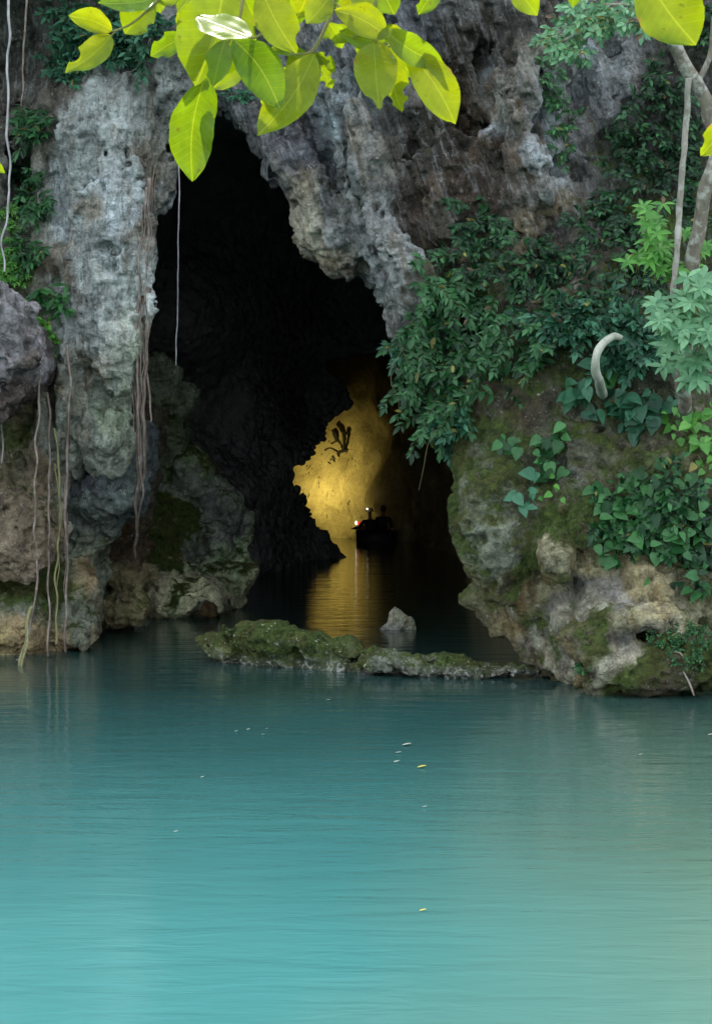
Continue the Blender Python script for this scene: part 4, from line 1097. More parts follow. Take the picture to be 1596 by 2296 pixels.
# ------------------------------------------------------------------ tree at the right
def right_tree():
    e = empty('tree', P(1530, 900, 18.2), 'slender tree with lichened trunk leaning in from the right edge of the frame', 'tree')
    t = Acc()
    t.tube([P(1530, 920, 18.4), P(1536, 800, 17.6), P(1542, 650, 17.0), P(1560, 540, 16.7), P(1590, 420, 16.5), P(1604, 330, 16.4), P(1592, 250, 16.4), P(1560, 190, 16.3), P(1528, 130, 16.2), P(1495, 70, 16.1), P(1462, 10, 16.0), P(1440, -80, 16.0), P(1430, -300, 16.2)], 0.075, 0.06, 10, n=90, jit=0.05, wob=0.2)
    t.make('trunk', BARK, e)
    b = Acc(); lv = Leaves(); b2 = Acc()
    # upper branch reaching left over the cliff
    b.tube([P(1500, 80, 16.1), P(1440, 50, 15.9), P(1380, 45, 15.8), P(1300, 70, 15.8), P(1250, 100, 15.8)], 0.03, 0.008, 6, n=30, jit=0.03)
    b.tube([P(1470, 30, 16), P(1400, 10, 15.8), P(1330, 15, 15.8), P(1270, 40, 15.8)], 0.022, 0.006, 6, n=24, jit=0.03)
    b.tube([P(1560, 190, 16.3), P(1590, 120, 16.2), P(1600, 40, 16.1)], 0.03, 0.02, 6, n=16, jit=0.02)
    for (u, v, ru, rv_, n) in [(1260, 95, 28, 26, 22), (1300, 60, 35, 30, 26), (1350, 40, 40, 28, 26), (1400, 30, 40, 24, 24), (1450, 50, 24, 18, 12), (1290, 115, 18, 14, 8), (1330, 5, 50, 16, 16)]:
        for k in range(n):
            p = P(u + random.uniform(-ru, ru), v + random.uniform(-rv_, rv_), 15.9 + random.uniform(-0.3, 0.3))
            spray(b2, lv, p, (random.uniform(-1, 0.3), random.uniform(-0.5, 0.2), random.uniform(-0.5, 0.4)), random.uniform(0.08, 0.2), 0.085, 0.042, 0.05, 0.6)
    b.make('branch', BARK, e)
    b2.make('twig', TWIG, e)
    lv.make('foliage', LEAF_PALE, e, 'oval')
    return e


right_tree()
hang('aerial_root', 'straight pale aerial root hanging from the leaning tree trunk at right', 'root', [(1543, 175, 16.2), (1538, 260, 16.3), (1530, 360, 16.3), (1524, 460, 16.4), (1518, 560, 16.4), (1508, 670, 16.5)], 0.030, 0.030, bark_material('grey_root_bark', (0.16, 0.15, 0.12), (0.34, 0.32, 0.27), 14, 0.5), 0.012, 10)


def sapling(label, base, stems, mat, leafL, leafW, group='saplings at the right edge', profile='lance', cb=None):
    e = empty('sapling', P(*base), label, 'sapling', group)
    a = Acc(); b = Acc(); lv = Leaves()
    for (pts, clusters) in stems:
        a.tube([P(*p) for p in pts], 0.016, 0.006, 5, n=len(pts) * 6, jit=0.02)
        for (u, v, Y, ru, rv_, n) in clusters:
            for k in range(n):
                p = P(u + random.gauss(0, ru * .6), v + random.gauss(0, rv_ * .6), Y + random.uniform(-.25, .25))
                # whorl of leaves spreading from each shoot tip
                m = random.randint(5, 8); tilt = Vector((random.uniform(-0.4, 0.2), -0.9, 0.7)).normalized()
                x = tilt.cross(Vector((0, 0, 1))).normalized(); y = tilt.cross(x)
                ph = random.uniform(0, 6.28)
                for j in range(m):
                    an = ph + 6.283 * j / m
                    d = x * math.cos(an) + y * math.sin(an) + tilt * 0.25 + Vector((0, 0, -0.25))
                    lv.add(p, d, tilt + rv(0.25), leafL * random.uniform(.75, 1.15), leafW * random.uniform(.8, 1.1), None if cb is None else min(1, max(0, cb + random.gauss(0, .2))))
                b.tube([p + Vector((random.uniform(-.05, .05), 0.1, -0.12)), p], 0.005, 0.003, 4, n=3)
    a.make('stem', BARK, e); b.make('twig', TWIG, e); lv.make('foliage', mat, e, profile)


sapling('yellow green sapling beside the straight aerial root at the right', (1520, 700, 17.5), [([(1540, 720, 17.5), (1500, 640, 17.0), (1450, 560, 16.8), (1440, 500, 16.8)], [(1450, 500, 16.8, 30, 25, 8), (1480, 540, 16.8, 40, 40, 14), (1440, 585, 16.8, 28, 22, 8), (1500, 600, 16.9, 26, 26, 7), (1560, 560, 17.1, 30, 30, 5), (1470, 470, 16.9, 20, 12, 3)])], LEAF_FRESH, 0.13, 0.05, cb=0.35)
sapling('pale blue green sapling with whorled leaves at the right edge of the frame', (1590, 900, 17.0), [([(1600, 920, 17.0), (1590, 800, 16.4), (1570, 700, 16.2), (1590, 640, 16.2)], [(1560, 690, 16.1, 35, 28, 14), (1500, 720, 16.1, 32, 22, 11), (1590, 740, 16.0, 30, 36, 10), (1480, 690, 16.2, 18, 12, 4), (1530, 745, 16.1, 24, 18, 7), (1575, 640, 16.1, 24, 24, 7)]),
                                                      ([(1600, 920, 17.0), (1580, 850, 16.6), (1560, 820, 16.4)], [(1570, 830, 16.3, 28, 22, 8), (1590, 780, 16.2, 20, 30, 5), (1500, 800, 16.9, 24, 26, 5)])], LEAF_PALE, 0.16, 0.07, cb=0.45)


# ------------------------------------------------------------------ bright leaves close overhead
def big_leaf_material():
    t = NT('sunlit_leaf')
    uv = t.attr('luv').outputs['Vector']
    sep = t.new('ShaderNodeSeparateXYZ'); t.l.new(uv, sep.inputs[0])
    T_, S_ = sep.outputs[0], sep.outputs[1]           # along, across (-1..1)
    ab = t.math('ABSOLUTE', S_)
    rib = t.ramp(ab, 0.045, 0.012)
    # side veins sweep forward from the midrib
    ph = t.math('SUBTRACT', T_, t.math('MULTIPLY', ab, 0.16))
    fr = t.math('FRACT', t.math('MULTIPLY', ph, 13.0))
    vein = t.ramp(t.math('ABSOLUTE', t.math('SUBTRACT', fr, 0.5)), 0.09, 0.02)
    oi = t.new('ShaderNodeObjectInfo')
    rnd = oi.outputs['Random']
    base = t.mix(rnd, (0.11, 0.20, 0.012), (0.25, 0.27, 0.016))
    base = t.mix(t.ramp(T_, 0.0, 1.0, 0.0, 0.35), base, (0.16, 0.26, 0.012))
    spot = t.ramp(t.noise(95, 2, 0.5), 0.70, 0.73)
    base = t.mix(t.math('MULTIPLY', spot, 0.6), base, (0.12, 0.09, 0.02))
    blot = t.ramp(t.noise(30, 4, 0.6), 0.35, 0.7, 0.8, 1.12)
    cb = t.new('ShaderNodeCombineColor')
    for i in range(3): t.l.new(blot, cb.inputs[i])
    base = t.mix(1.0, base, cb.outputs[0], 'MULTIPLY')
    edge = t.ramp(t.math('ADD', t.noise(20, 4, 0.7), t.math('MULTIPLY', t.math('POWER', ab, 4.0), 0.14)), 0.70, 0.76)
    base = t.mix(edge, base, (0.28, 0.16, 0.05))
    c = t.mix(t.math('MULTIPLY', vein, 0.16), base, (0.30, 0.40, 0.08))
    c = t.mix(t.math('MULTIPLY', rib, 0.45), c, (0.38, 0.42, 0.08))
    t.l.new(c, t.b.inputs['Base Color'])
    t.b.inputs['Roughness'].default_value = 0.3
    t.b.inputs['Specular IOR Level'].default_value = 0.35
    h = t.math('ADD', t.math('MULTIPLY', vein, -0.6), t.math('MULTIPLY', rib, -1.0))
    h = t.math('ADD', h, t.math('MULTIPLY', t.noise(70, 3), 0.5))
    nrm = t.bump(h, 0.3, 0.0008)
    t.l.new(nrm, t.b.inputs['Normal'])
    tr = t.new('ShaderNodeBsdfTranslucent'); t.l.new(nrm, tr.inputs['Normal'])
    t.l.new(t.mix(1.0, c, (1.25, 1.2, 0.12), 'MULTIPLY'), tr.inputs[0])
    mx = t.new('ShaderNodeMixShader'); mx.inputs[0].default_value = 0.62
    t.l.new(t.b.outputs[0], mx.inputs[1]); t.l.new(tr.outputs[0], mx.inputs[2]); t.l.new(mx.outputs[0], t.out.inputs[0])
    return t.m


BIGLEAF = big_leaf_material()


def big_leaf(parent, b, tip, w, Yb=2.5, Yt=2.5, bites=(), roll=0.0, shape=0.52, curl=0.16, seed=0, label=None, cup=0.24, glint=False):
    """b, tip: base and tip; w: width; roll turns the blade about its midrib"""
    B = P(b[0], b[1], Yb); Tt = P(tip[0], tip[1], Yt)
    if glint:
        hv = (sd + (Vector((0, 0, CAM_H)) - B).normalized()).normalized()
        Yt = min((Yb + k * 0.002 for k in range(-80, 80)), key=lambda y: abs((P(tip[0], tip[1], y) - B).normalized().dot(hv)))
        Tt = P(tip[0], tip[1], Yt)
    ax = (Tt - B); L = ax.length; d = ax.normalized()
    W = w * (Yb + Yt) / 2 / F / max(0.35, math.cos(roll))
    vw = Vector((0, -1, 0))
    x = d.cross(vw).normalized(); n = x.cross(d).normalized()
    if glint:
        mid = (B + Tt) / 2
        hv = (sd + (Vector((0, 0, CAM_H)) - mid).normalized()).normalized()
        roll = math.atan2(-hv.dot(x), hv.dot(n)) + 0.17; W = w * Yb / F
    x2 = x * math.cos(roll) + n * math.sin(roll); n2 = n * math.cos(roll) - x * math.sin(roll)
    nt, ns = 40, 12
    V = np.zeros((nt + 1, 2 * ns + 1, 3)); U = np.zeros((nt + 1, 2 * ns + 1, 3))
    rs = random.Random(seed)
    bend = rs.uniform(-0.07, 0.07) * L
    for i in range(nt + 1):
        t = i / nt
        a = t ** (math.log(0.5) / math.log(shape))
        prof = max(0.0, math.sin(math.pi * a)) ** 0.72
        if t > 0.86: prof *= 1 - 0.25 * ((t - 0.86) / 0.14)
        mid = B + d * L * t + n2 * (-curl * L * (t * t)) + x2 * bend * math.sin(math.pi * t)
        for s in (-1, 1):
            hw = 0.5 * W * prof * (1 + 0.07 * mnoise.noise(Vector((t * 6, seed * 1.7, s * 3))) + 0.04 * mnoise.noise(Vector((t * 19, seed * 2.3, s * 5))))
            for (bt, bs, depth, bw) in bites:
                if bs == s and abs(t - bt) < bw:
                    k = 1 - ((t - bt) / bw) ** 2
                    hw *= 1 - depth * k ** 0.5
            for j in range(0, ns + 1):
                q = j / ns
                off = x2 * (s * hw * q)
                wave = 0.012 * L * math.sin(t * 17 + s * 2 + seed) * q * q + cup * hw * q * q + 0.02 * L * mnoise.noise(Vector((t * 3, q * s * 2, seed))) * q
                jj = ns + s * j
                V[i, jj] = mid + off + n2 * wave
                U[i, jj] = (t, s * q * hw / (0.5 * W + 1e-6), 0)
    i = np.arange(V.shape[0] * V.shape[1]).reshape(V.shape[:2])
    Q = np.stack([i[:-1, :-1], i[1:, :-1], i[1:, 1:], i[:-1, 1:]], -1).reshape(-1, 4)
    me = bpy.data.meshes.new('leaf')
    me = mesh_np('leaf', V.reshape(-1, 3), Q)
    if len(me.vertices) == V.shape[0] * V.shape[1]:
        a = me.attributes.new('luv', 'FLOAT_VECTOR', 'POINT'); a.data.foreach_set('vector', U.astype(np.float32).ravel())
    o = link_mesh('leaf', me, BIGLEAF, parent)
    if label: o['label'] = label
    return o


def leafy_branch(label, stems, leaves, base):
    e = empty('leafy_branch', P(*base), label, 'branch', 'bright leafy twigs hanging in from above')
    a = Acc()
    for (pts, r0, r1) in stems:
        a.tube([P(*p) for p in pts], r0, r1, 8, n=len(pts) * 8, wob=0.1)
    a.make('twig', TWIG, e)
    for k, lf in enumerate(leaves):
        kw = dict(lf[5]) if len(lf) > 5 else {}
        big_leaf(e, lf[0], lf[1], lf[2], lf[3], lf[4], seed=k * 3 + int(base[0]), **kw)


leafy_branch('leafy twig at upper left with two small oval leaves pointing left',
             [([(420, -60, 2.5), (350, 5, 2.5), (300, 50, 2.5), (262, 68, 2.5), (250, 70, 2.5)], .0022, .0012), ([(262, 68, 2.5), (252, 78, 2.5), (248, 83, 2.5)], .0012, .001)],
             [((252, 68), (164, 34), 54, 2.5, 2.45, dict(shape=.5)),
              ((250, 80), (152, 150), 62, 2.5, 2.45, dict(bites=[(.72, 1, .6, .12), (.9, -1, .3, .08)], shape=.45)),
              ((345, 2), (278, 72), 84, 2.5, 2.5, dict(bites=[(.5, -1, .25, .1)])),
              ((348, -5), (240, -8), 50, 2.5, 2.4, {}),
              ((350, 0), (404, -6), 30, 2.5, 2.5, {}),
              ((352, -2), (360, 28), 30, 2.5, 2.5, dict(bites=[(.6, 1, .4, .2)]))], (350, 5, 2.5))
leafy_branch('cluster of large sunlit leaves at upper left with the longest leaf hanging down the cave',
             [([(560, -80, 2.5), (545, 0, 2.5), (530, 60, 2.5), (470, 165, 2.52)], .003, .002), ([(530, 60, 2.5), (565, 85, 2.5), (600, 68, 2.5), (640, 40, 2.5)], .0018, .0016)],
             [((505, -70), (448, 176), 172, 2.52, 2.48, dict(shape=.58, roll=.25, bites=[(.93, -1, .35, .06)])),
              ((462, 166), (433, 406), 102, 2.56, 2.6, dict(shape=.55, bites=[(.18, -1, .25, .08), (.34, -1, .12, .05)], curl=-.05)),
              ((468, 172), (466, 296), 40, 2.6, 2.6, dict(roll=.5)),
              ((562, 84), (438, 36), 84, 2.36, 2.36, dict(glint=True, curl=0.0, shape=.5, label='leaf turned flat with a white glossy shine', cup=.03)),
              ((524, 88), (622, 232), 98, 2.46, 2.42, dict(shape=.5, bites=[(.97, 1, .3, .05)])),
              ((584, -30), (662, 110), 92, 2.46, 2.44, dict(shape=.52, bites=[(.86, -1, .45, .08)])),
              ((505, 90), (478, 180), 62, 2.5, 2.46, dict(bites=[(.7, 1, .3, .12)])),
              ((568, 118), (470, 200), 72, 2.62, 2.66, dict(shape=.48)),
              ((420, 80), (336, 122), 56, 2.6, 2.6, dict(bites=[(.6, 1, .35, .14), (.75, -1, .3, .1)])),
              ((530, 10), (560, 130), 70, 2.6, 2.6, {}),
              ((455, -20), (400, 70), 60, 2.62, 2.62, {}),
              ((690, -50), (640, 60), 80, 2.6, 2.6, {}),
              ((600, -70), (615, 40), 78, 2.55, 2.55, {}), ((520, -60), (585, 60), 70, 2.58, 2.6, {}), ((610, 70), (660, 120), 44, 2.55, 2.55, dict(roll=.4)), ((470, -80), (392, 20), 74, 2.56, 2.56, dict(roll=-.3)),
              ((530, 62), (500, 150), 60, 2.58, 2.6, dict(roll=.3, bites=[(.6, -1, .4, .1)]))], (545, 0, 2.5))
leafy_branch('middle twig with ragged insect bitten leaves fanning out from its yellow stem',
             [([(770, -80, 2.5), (748, 0, 2.5), (735, 50, 2.5), (708, 105, 2.5), (690, 120, 2.5)], .0032, .0022), ([(690, 120, 2.5), (650, 122, 2.5)], .0014, .001)],
             [((706, 120), (582, 286), 96, 2.5, 2.44, dict(shape=.5, bites=[(.98, 1, .4, .04)])),
              ((696, 150), (612, 284), 60, 2.58, 2.6, dict(bites=[(.5, 1, .3, .08), (.8, 1, .3, .08)])),
              ((640, 150), (590, 264), 62, 2.6, 2.62, dict(bites=[(.55, -1, .35, .1), (.75, -1, .45, .08), (.85, 1, .3, .07)])),
              ((702, 122), (744, 196), 52, 2.54, 2.54, dict(bites=[(.3, 1, .6, .1), (.55, 1, .7, .09), (.78, 1, .6, .08), (.5, -1, .6, .1), (.75, -1, .6, .09)])),
              ((704, 118), (752, 158), 30, 2.54, 2.54, dict(bites=[(.6, 1, .6, .1), (.4, -1, .5, .1)])),
              ((692, 120), (598, 108), 24, 2.54, 2.54, dict(bites=[(.6, 1, .4, .1)])),
              ((740, -10), (690, 46), 62, 2.46, 2.44, {}),
              ((745, -40), (712, 22), 60, 2.5, 2.5, {}), ((700, -70), (668, 40), 76, 2.56, 2.56, dict(roll=.3)), ((690, 118), (640, 150), 40, 2.56, 2.56, dict(roll=-.4)), ((735, 50), (770, 110), 40, 2.56, 2.58, dict(bites=[(.6, 1, .4, .1)]))], (748, 0, 2.5))
leafy_branch('twig right of centre carrying pointed leaves with toothed bitten tips',
             [([(850, -80, 2.5), (842, 0, 2.5), (838, 60, 2.5), (850, 100, 2.5), (875, 104, 2.5)], .003, .0018), ([(838, 60, 2.5), (800, 80, 2.5), (790, 85, 2.5)], .0015, .001), ([(748, 5, 2.5), (780, 30, 2.5), (838, 60, 2.5)], .0018, .0016)],
             [((800, 84), (718, 76), 44, 2.58, 2.58, dict(bites=[(.75, -1, .4, .1)])),
              ((750, 22), (868, 78), 74, 2.46, 2.44, dict(shape=.55)),
              ((760, 70), (866, 92), 50, 2.5, 2.5, {}),
              ((838, 94), (850, 228), 98, 2.5, 2.45, dict(shape=.45, bites=[(.9, -1, .5, .06), (.9, 1, .4, .07)])),
              ((862, 70), (1006, 142), 66, 2.46, 2.5, dict(shape=.45, bites=[(.88, 1, .5, .07), (.96, -1, .3, .04)])),
              ((874, 106), (902, 246), 70, 2.56, 2.56, dict(shape=.5, bites=[(.72, -1, .45, .08), (.78, 1, .5, .09), (.9, -1, .4, .05)])),
              ((906, 108), (1020, 268), 92, 2.5, 2.48, dict(shape=.56, bites=[(.97, 1, .4, .04)])),
              ((850, -40), (884, 30), 66, 2.5, 2.5, {}), ((800, -50), (850, 34), 66, 2.55, 2.5, {}), ((840, 60), (800, 118), 48, 2.6, 2.6, {}),
              ((845, 90), (880, 60), 22, 2.45, 2.45, {}), ((770, -60), (800, 50), 80, 2.54, 2.54, dict(roll=.3)), ((860, -70), (830, 40), 70, 2.57, 2.57, {}), ((870, 98), (925, 172), 58, 2.6, 2.6, dict(roll=-.3)), ((856, 60), (905, 92), 46, 2.55, 2.55, {}),
              ((985, -40), (938, 30), 50, 2.5, 2.5, dict(bites=[(.7, 1, .4, .12)]))], (842, 0, 2.5))
leafy_branch('single leaf tip hanging at the top edge right of centre', [([(1120, -90, 2.5), (1140, -50, 2.5)], .002, .0015)], [((1140, -50), (1206, 30), 62, 2.5, 2.5, {}), ((1290, -50), (1284, 14), 36, 2.6, 2.6, {})], (1130, -70, 2.5))
leafy_branch('large yellow green leaf hanging alone at the top right corner', [([(1420, -160, 2.3), (1430, -90, 2.3)], .002, .0015)], [((1432, -92), (1562, 98), 148, 2.3, 2.3, dict(shape=.58, curl=.05))], (1430, -90, 2.3))
leafy_branch('small yellow leaf poking in at the right edge', [([(1700, 220, 2.5), (1650, 262, 2.5)], .002, .0015)], [((1648, 262), (1573, 346), 62, 2.5, 2.5, dict(bites=[(.8, 1, .4, .1)]))], (1650, 262, 2.5))
leafy_branch('tiny bright leaf tip at the left edge beside the liana', [([(-80, 300, 2.5), (-40, 348, 2.5)], .002, .0015)], [((-42, 350), (10, 386), 26, 2.5, 2.5, {})], (-40, 348, 2.5))


# ------------------------------------------------------------------ leaves and flecks floating on the pool
FL = simple('fallen_leaf', (0.50, 0.52, 0.42), 0.5); FY = simple('fallen_yellow_leaf', (0.62, 0.58, 0.10), 0.5)
spots = [(730, 1570, 'pale leaf fleck floating nearest the mossy rock'), (901, 1671, 'largest pale leaf floating right of centre'), (885, 1688, 'small pale leaf just below the largest floating leaf'), (882, 1709, 'long pale leaf floating left of the yellow one'),
         (935, 1721, 'yellow leaf floating on the pool right of centre'), (946, 1809, 'pale fleck floating alone below the yellow leaf'), (594, 1634, 'right fleck of the scattered group left of centre'), (585, 1647, 'lowest fleck of the scattered group left of centre'), (553, 1636, 'middle fleck of the scattered group left of centre'),
         (526, 1640, 'left fleck of the scattered group left of centre'), (450, 1743, 'pale fleck floating at the left, alone in front of the scattered group'), (389, 1865, 'pale fleck floating far forward at the left'), (1586, 1648, 'pale leaf floating at the right edge of the pool'), (940, 2042, 'faint yellow fleck floating nearest the camera'), (1430, 1692, 'fleck floating in front of the right rock')]
for k, (u, v, lb) in enumerate(spots):
    Y = (CAM_H - 0.004) * F / max(20, (v - 1040))
    p = P(u, v, Y); 
    # exact hit on the water
    o = Vector((0, 0, CAM_H)); d = p - o; p = o + d * ((CAM_H - 0.006) / -d.z)
    lv = Leaves(); big = 0.085 if k in (1, 4) else 0.055 if k in (2, 3, 0, 12) else 0.036
    lv.add((0, 0, 0), (1, random.uniform(-.6, .6), 0.06), (0, 0, 1), big * random.uniform(.9, 1.2), big * 0.6)
    o = lv.make('floating_leaf', FY if k in (4, 13) else FL, None, 'oval', fold=0.16, bend=-0.15)
    o.location = p
    props(o, lb, 'leaf', 'leaves floating on the pool')


DARKCRUST = simple('black_crust', (0.015, 0.013, 0.01), 0.9)


def WALLY(x):
    return 57.25 - 0.25 * x - 0.02


cr_ = Acc()
for pts, a, b in (([(748, 962, 55.6), (754, 975, 55.6), (757, 990, 55.6)], .12, .08), ([(772, 972, 55.9), (772, 990, 55.9), (770, 1008, 55.9)], .07, .05), ([(773, 968, 55.8), (774, 975, 55.8)], .10, .09), ([(760, 1014, 55.8), (775, 1010, 55.8), (792, 1008, 55.8)], .06, .03),
                  ([(728, 1010, 55.8), (740, 1004, 55.8), (752, 1010, 55.8), (762, 1018, 55.8)], .035, .03), ([(745, 1022, 55.8), (752, 1030, 55.8)], .05, .02), ([(778, 1028, 55.9), (795, 1031, 55.9)], .05, .02), ([(735, 1036, 55.8), (742, 1040, 55.8)], .03, .02)):
    q = [P(*p) for p in pts]
    q = [Vector((p.x * (WALLY(p.x) / p.y), WALLY(p.x), CAM_H + (p.z - CAM_H) * WALLY(p.x) / p.y)) for p in q]
    cr_.tube(q, a, b, 8, n=8, wob=0.5)
props(cr_.make('mineral_crust', DARKCRUST), 'black mineral crusts and curls on the lamp lit cave wall', 'crust')


# ------------------------------------------------------------------ boat with two people, deep in the cave
def ring_loft(name, rings, mat, parent, cap=True):
    n = len(rings[0]); V = [tuple(p) for r in rings for p in r]
    Q = []
    for i in range(len(rings) - 1):
        for k in range(n):
            Q.append((i * n + k, i * n + (k + 1) % n, (i + 1) * n + (k + 1) % n, (i + 1) * n + k))
    T = []
    if cap:
        for (i, f) in ((0, 1), (len(rings) - 1, 0)):
            c = sum((Vector(p) for p in rings[i]), Vector()) / n; V.append(tuple(c)); ci = len(V) - 1
            for k in range(n):
                a, b = i * n + k, i * n + (k + 1) % n
                T.append((ci, b, a) if f else (ci, a, b))
    return link_mesh(name, mesh_np(name, V, Q, T), mat, parent)


HULL = simple('dark_hull_paint', (0.03, 0.03, 0.04), 0.5, 20); CLOTH_D = simple('dark_jacket_cloth', (0.025, 0.028, 0.045), 0.9, 40)
SKIN = simple('skin', (0.30, 0.17, 0.11), 0.5); HATC = simple('straw_hat', (0.45, 0.36, 0.22), 0.8, 30); REDM = emit('glowing_red_plastic', (0.8, 0.03, 0.03), 0.10)  # weak glow added to the red lantern housing to keep it visible
HAIR = simple('dark_hair', (0.015, 0.012, 0.01), 0.6, 60)
YB = 53.0


def boat(cx, cy):
    e = empty('rowing_boat', (cx, cy, 0), 'small dark rowing boat seen from its stern on the water inside the cave', 'boat')
    out_r, in_r = [], []
    for i in range(13):
        t = i / 12; y = -0.2 + 3.0 * t
        w = 0.60 * (1 - max(0, (t - 0.35) / 0.65) ** 2.2) + 0.02
        sh = 0.42 + 0.14 * t * t; bt = -0.10 + 0.2 * t ** 3
        r = []
        for (a, b) in ((-1, 1), (-.98, .55), (-.85, .15), (-.5, 0), (0, -.04), (.5, 0), (.85, .15), (.98, .55), (1, 1), (.92, 1), (.88, .5), (.7, .16), (.3, .08), (0, .06), (-.3, .08), (-.7, .16), (-.88, .5), (-.92, 1)):
            r.append((cx + a * w, cy + y, bt + b * (sh - bt)))
        out_r.append(r)
    ring_loft('hull', out_r, HULL, e)
    for (y, w) in ((0.45, 0.53), (1.35, 0.48)):
        a = [(cx - w, cy + y - .12, .24), (cx + w, cy + y - .12, .24), (cx + w, cy + y + .12, .24), (cx - w, cy + y + .12, .24)]
        b = [(p[0], p[1], .28) for p in a]
        ring_loft('bench', [a, b], simple('bench_wood', (0.2, 0.13, 0.07), 0.7), e)
    # transom
    a = [(cx - .60, cy - .22, -.08), (cx + .60, cy - .22, -.08), (cx + .60, cy - .22, .44), (cx - .60, cy - .22, .44)]
    ring_loft('transom', [a, [(p[0], p[1] - .04, p[2]) for p in a]], HULL, e)
    return e


def skin_mesh(name, verts, edges, mat, parent, root=0, sub=2):
    me = bpy.data.meshes.new(name); me.from_pydata([v[:3] for v in verts], edges, [])
    o = bpy.data.objects.new(name, me); COL.objects.link(o); me.materials.append(mat)
    m = o.modifiers.new('skin', 'SKIN'); m.use_smooth_shade = True; m.branch_smoothing = 0.6
    if not me.skin_vertices: 
        with bpy.context.temp_override(object=o, active_object=o): pass
    layer = me.skin_vertices[0] if len(me.skin_vertices) else None
    if layer:
        for i, v in enumerate(verts):
            r = v[3]; layer.data[i].radius = r if isinstance(r, tuple) else (r, r)
        layer.data[root].use_root = True
    s = o.modifiers.new('sub', 'SUBSURF'); s.levels = s.render_levels = sub
    if parent: 
        o.parent = parent; o.matrix_parent_inverse = Matrix.Translation(-Vector(parent.location))
    return o


def person(x, y, z, label, turn=0.0, reach=0.0, hat=False):
    """seated, seen from behind; z is the bench height"""
    e = empty('person', (x, y, z), label, 'person', 'people in the boat')
    c, s = math.cos(turn), math.sin(turn)
    T = lambda a, b, d: (x + a * c - b * s, y + a * s + b * c, z + d)
    V = []; E = []
    def add(p, r, par=None):
        V.append((*T(*p), r)); 
        if par is not None: E.append((par, len(V) - 1))
        return len(V) - 1
    pel = add((0, 0, .10), (.17, .13)); bel = add((0, 0, .25), (.155, .115), pel); che = add((0, .03, .42), (.175, .12), bel); nb = add((0, .04, .56), (.07, .065), che); nk = add((0, .045, .63), (.055, .055), nb)
    h1 = add((0, .05, .70), (.075, .085), nk); h2 = add((0, .045, .78), (.080, .095), h1); h3 = add((0, .04, .84), (.06, .07), h2)
    nose = add((0, .155, .745), (.014, .016), h1)
    for sd_ in (-1, 1):
        sh = add((sd_ * .19, .03, .49), .062, che)
        rr = reach if sd_ < 0 else 0
        el = add((sd_ * (.25 + .06 * rr), .08, .25 + .05 * rr), .046, sh); wr = add((sd_ * (.20 + .28 * rr), .30, .17 + .08 * rr), .030, el)
        pm = add((sd_ * (.19 + .32 * rr), .37, .16 + .09 * rr), .036, wr)
        for q in range(4):
            k1 = add((sd_ * (.19 + .32 * rr) + (q - 1.5) * .02, .42 - abs(q - 1.4) * .006, .155 + .09 * rr), .0095, pm); add((sd_ * (.19 + .32 * rr) + (q - 1.5) * .022, .45 - abs(q - 1.4) * .008, .13 + .09 * rr), .008, k1)
        add((sd_ * (.15 + .32 * rr), .385, .165 + .09 * rr), .010, pm)
        hp = add((sd_ * .09, .06, .07), .095, pel); kn = add((sd_ * .13, .42, .12), .062, hp); an = add((sd_ * .13, .48, -.18), .042, kn); add((sd_ * .13, .60, -.21), .038, an)
    skin_mesh('body', V, E, SKIN, e)
    # jacket follows torso and arms
    V2 = []; E2 = []
    def add2(p, r, par=None):
        V2.append((*T(*p), r))
        if par is not None: E2.append((par, len(V2) - 1))
        return len(V2) - 1
    a = add2((0, 0, .06), (.19, .15)); b = add2((0, 0, .25), (.175, .135), a); cc = add2((0, .03, .43), (.195, .14), b); add2((0, .04, .55), (.09, .085), cc)
    for sd_ in (-1, 1):
        rr = reach if sd_ < 0 else 0
        s1 = add2((sd_ * .20, .03, .49), .078, cc); s2 = add2((sd_ * (.26 + .06 * rr), .08, .25 + .05 * rr), .062, s1); add2((sd_ * (.21 + .28 * rr), .28, .175 + .08 * rr), .045, s2)
    skin_mesh('jacket', V2, E2, CLOTH_D, e)
    V3 = []; 
    for p, r in (((0, 0, .08), .12), ((.09, .08, .075), .11), ((.13, .42, .125), .075), ((.13, .47, -.12), .06), ((-.09, .08, .075), .11), ((-.13, .42, .125), .075), ((-.13, .47, -.12), .06)):
        V3.append((*T(*p), r))
    skin_mesh('trousers', V3, [(0, 1), (1, 2), (2, 3), (0, 4), (4, 5), (5, 6)], CLOTH_D, e)
    if hat:
        rings = []
        for (r, h) in ((.16, .80), (.165, .805), (.105, .82), (.098, .86), (.085, .90), (.04, .915)):
            rings.append([T(r * math.cos(k * math.pi / 8), .045 + r * 1.1 * math.sin(k * math.pi / 8), h) for k in range(16)])
        ring_loft('hat', rings, HATC, e)
    else:
        rings = []
        for (r, h) in ((.088, .70), (.096, .76), (.095, .82), (.075, .87), (.03, .89)):
            rings.append([T(r * math.cos(k * math.pi / 8), .022 + r * 1.02 * math.sin(k * math.pi / 8), h) for k in range(16)])
        ring_loft('hair', rings, HAIR, e)
    return e


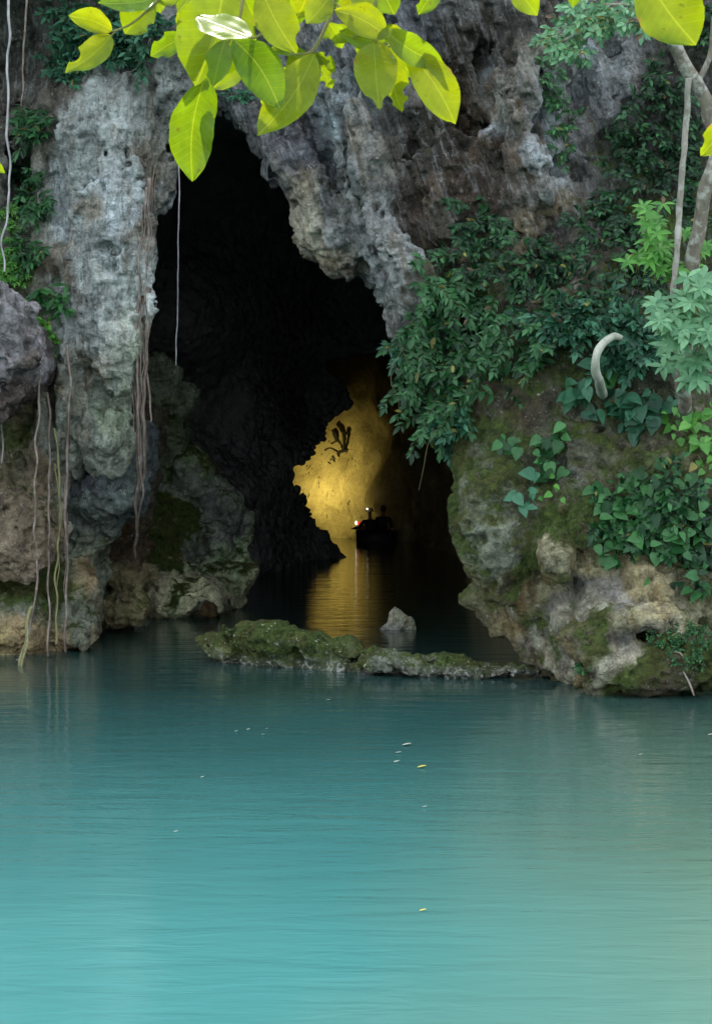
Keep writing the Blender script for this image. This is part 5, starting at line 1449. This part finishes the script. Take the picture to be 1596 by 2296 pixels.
bp = P(842, 1212, YB)
bx = bp.x
boat(bx, YB)
person(bx - .17, YB + .45, .20, 'person in dark jacket and straw hat sitting left in the boat, holding the lantern', .15, reach=1.0, hat=True)
person(bx + .24, YB + .50, .30, 'dark haired person in a dark jacket sitting at the right of the boat', -.1)
lx, lz = P(800, 1174, YB).x, P(800, 1174, YB).z
lan = empty('lantern', (lx, YB + .7, lz - .08), 'red hand lantern with a glowing white lens at the left side of the boat', 'lantern')
rings = []
for (r, yy) in ((.03, .12), (.055, .10), (.06, 0), (.07, -.06), (.07, -.08)):
    rings.append([(lx + .10 + yy * -1.0 * .6 - .0, YB + .7 + r * math.cos(k * math.pi / 7), lz + r * math.sin(k * math.pi / 7) - .02) for k in range(14)])
ring_loft('lantern_body', rings, REDM, lan)
rings = []
for (r, xx) in ((.062, 0), (.058, -.025), (.04, -.045), (.015, -.052)):
    rings.append([(lx + .14 + xx - .14 - .002, YB + .66 + r * math.cos(k * math.pi / 7), lz + r * math.sin(k * math.pi / 7)) for k in range(14)])
ring_loft('lens', rings, emit('lantern_lens', (1.0, 0.85, 0.7), 0.9), lan)
hl = empty('headlamp', P(823, 1141, YB + .3), 'small white headlamp glowing on the straw hat', 'headlamp')
hp_ = P(823, 1141, YB + .28)
rings = []
for (r, xx) in ((.02, .03), (.028, .0), (.026, -.02), (.01, -.03)):
    rings.append([(hp_.x + xx, hp_.y + r * math.cos(k * math.pi / 6), hp_.z + r * math.sin(k * math.pi / 6)) for k in range(12)])
ring_loft('lamp_lens', rings, emit('headlamp_lens', (1.0, 0.95, 0.85), 0.5), hl)


# assumed flood lamp, unseen behind the dark buttress, added to light the far cave wall
fl = Vector((-2.2, 55.9, 1.75))
fe = empty('assumed_flood_lamp', fl, 'assumed warm flood lamp on a short stand, unseen behind the dark cave buttress', 'lamp')
st = Acc(); st.tube([fl + Vector((0, 0, -1.9)), fl + Vector((0, 0, -0.12))], .03, .03, 8, n=4); st.make('stand', HULL, fe)
rings = []
for (r, yy) in ((.05, -.12), (.10, -.06), (.12, 0), (.12, .04)):
    rings.append([(fl.x + r * math.cos(k * math.pi / 8), fl.y + yy, fl.z + r * math.sin(k * math.pi / 8)) for k in range(16)])
ring_loft('assumed_lamp_housing', rings, HULL, fe)
ld = bpy.data.lights.new('assumed_flood_light', 'SPOT'); ld.energy = 90; ld.color = (1.0, 0.80, 0.27); ld.spot_size = R(128); ld.spot_blend = 1.0; ld.shadow_soft_size = 0.15  # added spot that gives the far wall its warm glow
lo = bpy.data.objects.new('assumed_flood_light', ld); COL.objects.link(lo); lo.location = fl + Vector((0, .12, 0)); lo.parent = fe; lo.matrix_parent_inverse = Matrix.Translation(-fl)
lo.rotation_euler = (Vector((-0.5, 57.5, 1.7)) - lo.location).to_track_quat('-Z', 'Y').to_euler()

sc.cycles.use_denoising = True
sc.cycles.max_bounces = 6
sc.cycles.diffuse_bounces = 3
sc.cycles.sample_clamp_indirect = 4
